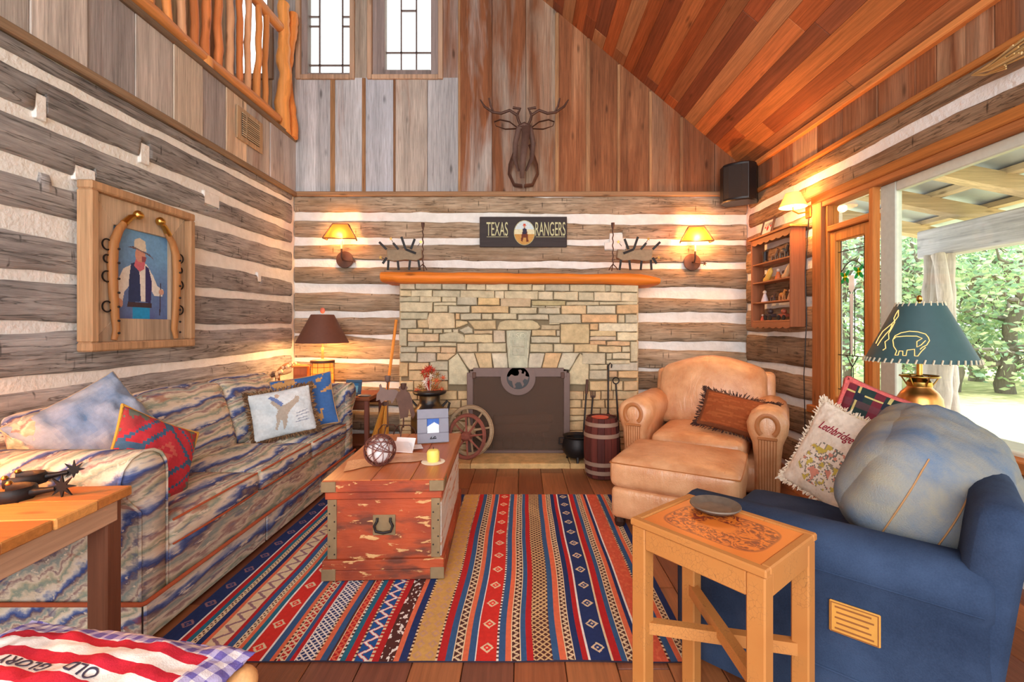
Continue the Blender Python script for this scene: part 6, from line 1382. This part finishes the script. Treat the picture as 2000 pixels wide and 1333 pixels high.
# --- strap iron deer head
dh = thing('deer_head', 'deer head sculpture of brown strap iron on the gable boards', 'sculpture', (P(1022,310,4.86).x, 4.875, P(1022,310,4.86).z))
U = .00535
def dp_(px, py, y): return ((px-1022)*U, y, (310-py)*U)
def strap(pts, w, name): MB().tube([dp_(*p) for p in pts], w, 8, flat=(1,.3)).build(name, M['rust'], dh, smooth=60)
MB().tube([dp_(*p) for p in [(1027,262,-.22),(1026,285,-.25),(1023,315,-.27),(1020,340,-.25),(1020,360,-.2)]], [.045,.04,.034,.03,.022], 8, flat=(1,.22)).build('face_strap', M['rust'], dh, smooth=60)
for s_ in (-1, 1):
    MB().tube([dp_(1024+s_*10,264,-.20), dp_(1024+s_*17,290,-.15), dp_(1022+s_*16,320,-.16), dp_(1020+s_*7,345,-.18)], [.03,.028,.022,.012], 8, flat=(1,.22)).build('cheek_strap', M['rust'], dh, smooth=60)
    MB().tube([dp_(1022+s_*12,290,-.12), dp_(1022+s_*26,325,-.06), dp_(1022+s_*28,340,-.01), dp_(1022+s_*18,362,-.02), dp_(1022+s_*2,366,-.05)], .014, 8, flat=(1.6,.3)).build('neck_strap', M['rust'], dh, smooth=60)
    e = [(1024+s_*12,264),(1024+s_*28,252),(1024+s_*46,248),(1024+s_*57,252),(1024+s_*54,260),(1024+s_*36,266),(1024+s_*14,265)]
    MB().tube([dp_(x_,y_,-.19) for x_, y_ in e], .016, 8, flat=(.3,1)).build('ear_loop', M['rust'], dh, smooth=60)
    MB().tube([dp_(1024+s_*6,262,-.2), dp_(1024+s_*12,248,-.2), dp_(1024+s_*6,235,-.2), dp_(1024-s_*0,226,-.21)][:2]+[dp_(1024+s_*14,240,-.2), dp_(1024+s_*8,228,-.2), dp_(1024+s_*22,226,-.2)], .014, 8).build('antler_base', M['rust'], dh, smooth=60)
    MB().tube([dp_(1024+s_*14,240,-.2), dp_(1024+s_*28,231,-.2), dp_(1024+s_*44,237,-.2), dp_(1024+s_*60,234,-.19), dp_(1024+s_*76,222,-.18), dp_(1024+s_*84,208,-.17)], [.015,.015,.015,.013,.012,.006], 8).build('antler_beam', M['rust'], dh, smooth=60)
    MB().tube([dp_(1024+s_*58,234,-.19), dp_(1024+s_*64,222,-.2), dp_(1024+s_*67,208,-.2)], [.012,.011,.009], 6).build('antler_tine', M['rust'], dh, smooth=60)
MB().tube([dp_(1012,262,-.2), dp_(1024,258,-.23), dp_(1037,262,-.2)], .016, 8, flat=(1,.3)).build('brow_strap', M['rust'], dh, smooth=60)
# --- loudspeaker
sp_ = thing('wall_speaker', 'black loudspeaker mounted high in the corner under the ceiling', 'speaker', (2.19, 4.66, 2.50), D(-38))
MB().prism([(-.16,.12),(-.17,-.04),(-.12,-.12),(-.06,-.145),(.06,-.145),(.12,-.12),(.17,-.04),(.16,.12)], 'z', 0, .38, ch=.012, chb=.012).build('cabinet', M['black'], sp_, smooth=30)
MB().prism([(-.115,-.122),(-.06,-.150),(.06,-.150),(.115,-.122),(.115,-.115),(-.115,-.115)], 'z', .03, .35).build('grille', plain('speaker_cloth', srgb(40,36,36), .95, bumpy=.5, scale=200), sp_); MB().tube([(0,.12,.2),(0,.22,.22)], .015, 8).build('bracket', M['iron'], sp_)
# --- curio shelf
cs = thing('curio_shelf', 'scalloped wooden wall shelf full of figurines between corner and window', 'shelf', (XR-.022, 4.175, 1.25), D(-90))
def csb(x0, x1, y0, y1, z0, z1, nm, ax='x', c=srgb(158,100,60)): return MB().cbox(x0, x1, y0, y1, z0, z1, .003).build(nm, M['wood_'+ax], cs, color=c)
SWd = .325
for s_ in (-1, 1): csb(s_*SWd-.011, s_*SWd+.011, -.125, 0, .0, .835, 'side', 'z', srgb(150,92,60))
csb(-SWd-.03, SWd+.03, -.145, 0, .835, .855, 'top', 'x', srgb(176,110,60))
zs = [.06, .235, .425, .60]
for z in zs: csb(-SWd+.011, SWd-.011, -.12, 0, z-.014, z, 'shelf_board', 'x', srgb(166,108,66))
def scallop(z0, up):
    pts = [(-SWd+.011, z0), (SWd-.011, z0)]; n_ = 48
    for k in range(n_+1): t = 1-k/n_; pts.append((-SWd+.011+(2*SWd-.022)*t, z0+up*(.045+.014*abs(math.sin(t*PI*6)))))
    MB().prism(pts, 'y', -.122, -.112).build('scallop', M['wood_x'], cs, color=srgb(158,100,60))
scallop(.835, -1); scallop(.046, -1)
# figurines standing on the shelf boards (shelf local x runs towards the camera)
def on_shelf(lx, row, ly=-.06): return (XR-.022+ly, 4.175-lx, 1.25+zs[row]+.001)
def figurine(label, lx, row, kind, col, s=1.0):
    t_ = thing('figurine', label, 'figurine', on_shelf(lx, row), D(-90), 'figurines on the curio shelf'); m = plain('fig_'+kind+str(int(lx*1000))+str(row), col, .5, var=.3)
    if kind == 'horse':
        MB().ball((0,0,.055*s), .03*s, 12, 8, (1.5,.7,.8)).build('body', m, t_, smooth=179)
        for x_ in (-.03,.03):
            for y_ in (-.01,.01): MB().tube([(x_*s,y_*s,.05*s),(x_*s*1.1,y_*s,0)], .006*s, 6).build('leg', m, t_)
        MB().tube([(.035*s,0,.065*s),(.055*s,0,.10*s),(.075*s,0,.09*s)], [.014*s,.011*s,.007*s], 8).build('head', m, t_, smooth=60)
    elif kind == 'boot':
        MB().lathe([(.02*s,.0),(.018*s,.03*s),(.02*s,.07*s),(.026*s,.11*s),(.02*s,.11*s)], n=14).build('shaft', m, t_, smooth=40); MB().ball((.028*s,0,.014*s), .022*s, 10, 8, (1.5,.7,.65)).build('toe', m, t_, smooth=179)
    elif kind == 'slipper':
        MB().tube([(-.05*s,0,.012*s),(0,0,.03*s),(.05*s,0,.09*s),(.06*s,0,.11*s)], [.02*s,.03*s,.026*s,.006*s], 10, flat=(1,.7)).build('body', m, t_, smooth=60); MB().ball((-.02*s,-.012,.05*s), .014*s, 8, 6).build('trim', M['rust'], t_, smooth=179)
    elif kind == 'doll':
        MB().lathe([(.028*s,0),(.03*s,.01),(.014*s,.06*s),(.012*s,.07*s)], n=14).build('dress', m, t_, smooth=40); MB().ball((0,0,.085*s), .016*s, 10, 8).build('head', plain('doll_head', srgb(226,206,190), .6), t_, smooth=179)
    elif kind == 'cart':
        MB().cbox(-.05*s,.05*s,-.02*s,.02*s,.025*s,.05*s,.003).build('body', m, t_)
        for x_ in (-.035,.035):
            w_ = MB(); w_.xf(Matrix.Translation((x_*s,-.022*s,.02*s)) @ Matrix.Rotation(PI/2, 4, 'X')); w_.lathe([(.02*s,-.003),(.02*s,.003)], n=14).build('wheel', M['iron'], t_, smooth=40)
        MB().ball((0,0,.07*s), .022*s, 10, 8).build('driver', m, t_, smooth=179)
figurine('dark bottle-shaped figure on the top shelf', -.20, 3, 'boot', srgb(40,34,38), 1.0); figurine('small bronze horse on the top shelf', -.03, 3, 'horse', srgb(120,92,70)); figurine('grey rider group on the top shelf', .12, 3, 'horse', srgb(90,84,76), 1.2)
figurine('yellow carved shoe on the second shelf', -.15, 2, 'slipper', srgb(230,190,90), 1.1); figurine('orange figure on the second shelf', .03, 2, 'doll', srgb(220,116,56)); figurine('cream carved shoe on the second shelf', .16, 2, 'slipper', srgb(226,190,140), 1.1)
figurine('white and rose doll on the third shelf', -.20, 1, 'doll', srgb(226,206,206), 1.1); figurine('dark low figure on the third shelf', -.06, 1, 'horse', srgb(90,60,50), .7); figurine('tan dog figure on the third shelf', .09, 1, 'horse', srgb(206,136,66), .9); figurine('cream doll at the near end of the third shelf', .22, 1, 'doll', srgb(222,170,120), .9)
figurine('red-orange dolly on the bottom shelf', -.24, 0, 'doll', srgb(220,96,60), .6); figurine('black stagecoach on the bottom shelf', -.10, 0, 'cart', srgb(70,50,50), 1.2); figurine('red and tan wagon on the bottom shelf', .12, 0, 'cart', srgb(170,84,60), 1.1)
cp = lambda u, v: srgb(196,50,60) if (u-.5)**2/.01+(v-.45)**2/.03 < 1 or ((u-.25)**2+(v-.55)**2) < .006 or ((u-.78)**2+(v-.55)**2) < .006 else (srgb(70,80,90) if abs(v-.72) < .12 and int(u*14) % 2 and .12 < u < .88 else srgb(236,226,220))
picture('small_picture', 'small framed print with red motifs standing on top of the curio shelf', 'picture', (XR-.075, 4.36, 1.25+.857), D(-90), .20, .17, .016, plain('dark_frame', srgb(84,56,48), .5), cp, D(14), nx=36, nz=30)
# --- wall lamp above the shelf
wl_ = thing('wall_lamp', 'small lit wall lamp with pale shade above the curio shelf', 'lamp', (XR-.02, 3.80, 2.20))
MB().cbox(-.012, 0, -.035, .035, -.05, .05, .004).build('back_plate', M['brass'], wl_); MB().tube([(-.01,0,0),(-.10,-.02,-.02),(-.15,-.03,.0),(-.15,-.03,.03)], .006, 8).build('arm', M['brass'], wl_, smooth=60)
MB().lathe([(.105,.03),(.055,.145),(.051,.145),(.101,.03),(.105,.03)], (-.15,-.03,0), 32, caps=False).build('lamp_shade', tinted('cream_shade', srgb(250,226,180), .75), wl_, smooth=40); MB().ball((-.15,-.03,.055), .022, 10, 8).build('bulb', M['bulb'], wl_, smooth=179); lamp((-.15,-.03,.02), 16, (1,.5,.17), .03, 'wall_lamp_light', wl_)
lamp((-.15,-.03,.16), 9, (1,.42,.11), .03, 'wall_lamp_upper_light', wl_)
MB().tube([(-.004,-.0,-.05),(-.012,.03,-.5),(-.008,.02,-.9),(-.012,.05,-1.35),(-.006,.04,-1.9)], .004, 6).build('cord', M['black'], wl_, smooth=60)
# --- dried wheat on the window wall
dw = thing('dried_wheat', 'bundle of dried wheat hanging at the top right above the picture window', 'dried plant', (XR-.06, 2.20, 2.53))
for k in range(26):
    y_ = R.uniform(-.14,.10); z_ = R.uniform(-.07,.06); MB().tube([(-.005,.18,.02),(-.02,y_*.4+.06,z_*.5),(-.03+R.uniform(-.02,.01),y_-.1,z_)], [.0025,.0025,.0045], 4).build('stalk', M['wood_y'], dw, color=R.choice([srgb(206,170,110), srgb(186,146,90), srgb(220,190,136)]))
# ================================================================== PORCH AND GARDEN
gd = MB().box(2.62, 60, -20, 70, -.35, -.22).build('ground', plain('pale_dry_grass', srgb(206,202,150), .95, scale=3)); tag(gd, 'pale sunlit grass beyond the porch', kind='structure')  # sunlight on the grass is put into its pale colour
pdk = MB().box(2.60, 4.75, -1.0, 6.2, -.22, -.06).build('floor_porch', M['old_y'], color=srgb(170,150,124)); tag(pdk, 'wooden porch floor outside the picture window', kind='structure')
pr_ = MB().add([(2.58,-1.0,2.86),(4.95,-1.0,2.40),(4.95,6.2,2.40),(2.58,6.2,2.86),(2.58,-1.0,2.875),(4.95,-1.0,2.415),(4.95,6.2,2.415),(2.58,6.2,2.875)], [(0,1,2,3),(7,6,5,4),(0,4,5,1),(1,5,6,2),(2,6,7,3),(3,7,4,0)]).build('porch_roof', plain('galvanised_roof', srgb(196,208,220), .45, .3, var=.05)); tag(pr_, 'grey sheet metal porch roof carried on pale rafters', kind='structure')
PALE = [srgb(206,184,150), srgb(196,172,140), srgb(214,194,164)]
def rz_(x): return 2.86-(x-2.58)*.46/2.37
for c in (5.3, 4.55, 3.85, 3.15, 2.45, 1.75, 1.05): MB().bar((2.6,c,rz_(2.6)-.125),(4.8,c,rz_(4.8)-.125),.11,.13).build('rafter', M['old_x'], pr_, color=R.choice(PALE))
for x in (2.95, 3.5, 4.05, 4.6): MB().bar((x,-.9,rz_(x)-.035),(x,6.1,rz_(x)-.035),.12,.05).build('purlin', M['old_y'], pr_, color=R.choice(PALE))
bmx = thing('porch_beam', 'weathered grey timber beam along the outer edge of the porch', 'beam', (4.28, 2.6, 1.97)); MB().cbox(-.09,.09,-3.0,2.3,0,.29,.012).build('timber', M['old_y'], bmx, color=srgb(186,184,190))
pp = thing('porch_post', 'gnarled cedar trunk post holding up the porch beam', 'post', (4.16, 4.60, -.06))
for k in range(5):
    a0 = k*1.26; pts = []; rr = []
    for j in range(25):
        t = j/24; a = a0+t*1.6+.3*fbm(t*3,k,1); r = .075*(1.15-.35*t)+.02*fbm(t*4,k,5); pts.append((r*math.cos(a), r*math.sin(a), 2.03*t)); rr.append((.085-.022*t)*(1+.3*fbm(t*7,k*3,2)))
    MB().tube(pts, rr, 10).build('trunk_strand', M['old_z'], pp, smooth=60, color=srgb(186,176,170))
MB().tube([(.0,-.08,1.35),(-.05,-.12,1.6),(-.1,-.13,1.9),(-.1,-.1,2.02)], [.05,.06,.05,.055], 10).build('branch_stub', M['old_z'], pp, smooth=60, color=srgb(190,180,176))
n = N('leaf'); a = n.new('ShaderNodeVertexColor'); a.layer_name = 'Col'; df = n.new('ShaderNodeBsdfDiffuse'); tl = n.new('ShaderNodeBsdfTranslucent'); mx = n.new('ShaderNodeMixShader'); mx.inputs[0].default_value = .5
n.t.links.new(a.outputs[0], df.inputs[0]); n.t.links.new(a.outputs[0], tl.inputs[0]); n.t.links.new(df.outputs[0], mx.inputs[1]); n.t.links.new(tl.outputs[0], mx.inputs[2]); n.t.links.new(mx.outputs[0], n.out.inputs[0]); M['leaf'] = n.m
GR = [srgb(190,214,164), srgb(164,196,152), srgb(210,224,178), srgb(150,184,156), srgb(220,232,196), srgb(178,206,186)]
def tree(label, x, y, h, rad, seed, leaves=3600, low=.3):
    rg = random.Random(seed); t_ = thing('oak_tree', label, 'tree', (x, y, -.24), 0, 'oak trees beyond the porch')
    pts, rr = knotty((0,0,0),(rg.uniform(-.3,.3),rg.uniform(-.3,.3),h*.62), .17, .08, seed, wob=.25, seg=12); MB().tube(pts, rr, 8).build('trunk', M['old_z'], t_, smooth=60, color=srgb(130,120,112))
    cl = []
    for k in range(12):
        a = rg.uniform(0,2*PI); zz = rg.uniform(.15,.6)*h; e = Vector((math.cos(a)*rad*rg.uniform(.5,.95), math.sin(a)*rad*rg.uniform(.5,.95), zz+rg.uniform(.0,.35)*h)); i = min(len(pts)-1, int(zz/(h*.62)*12)); s0 = Vector(pts[i])
        p2, r2 = knotty(tuple(s0), tuple(e), .06, .018, seed+k*2.3, wob=.3, seg=8); MB().tube(p2, r2, 6).build('branch', M['old_z'], t_, smooth=60, color=srgb(126,116,110)); cl.append(e)
    for k in range(20):
        a = rg.uniform(0,2*PI); r = rad*rg.uniform(.1,1.0)**.6; cl.append(Vector((math.cos(a)*r, math.sin(a)*r, rg.uniform(low, h))))
    b = MB(); V = []; F = []; C = []
    for k in range(leaves):
        c = rg.choice(cl); p = c+Vector((rg.gauss(0,.42),rg.gauss(0,.42),rg.gauss(0,.30)))
        if p.z < .12: continue
        u = Vector((rg.gauss(0,1),rg.gauss(0,1),rg.gauss(0,1))).normalized(); v = u.orthogonal().normalized(); s = rg.uniform(.05,.095); q = len(V)
        V += [tuple(p-u*s), tuple(p+v*s*.6), tuple(p+u*s), tuple(p-v*s*.6)]; F.append((q,q+1,q+2,q+3)); C.append(rg.choice(GR))
    b.v = V; b.f = [list(f) for f in F]; b.cf = C
    f_ = b.build('foliage', M['leaf'], t_); f_['kind'] = 'stuff'
TL = [('oak tree seen through the leaded casement', .70, 12.0, 6.0, 2.2), ('oak tree just behind the pale window jamb', .805, 11.0, 5.2, 2.0), ('dense oak tree left of the gnarled porch post', .865, 13.5, 6.0, 2.3), ('oak tree right behind the gnarled porch post', .93, 10.5, 4.4, 1.8), ('oak tree to the right of the porch post', .985, 12.5, 5.4, 2.2), ('oak tree low behind the green lamp shade', 1.05, 10.2, 4.2, 1.9), ('oak tree at the right edge beyond the porch', 1.12, 12.0, 5.6, 2.2), ('tall oak tree in the far row of the garden', .90, 18.0, 6.8, 3.0), ('broad oak tree in the far row of the garden', 1.02, 19.0, 6.6, 3.2), ('oak tree at the left end of the far row', .76, 18.5, 6.6, 3.0)]
for k, (lb, r, y, h, rad) in enumerate(TL): tree(lb, r*y, y, h, rad, 11+k*7)
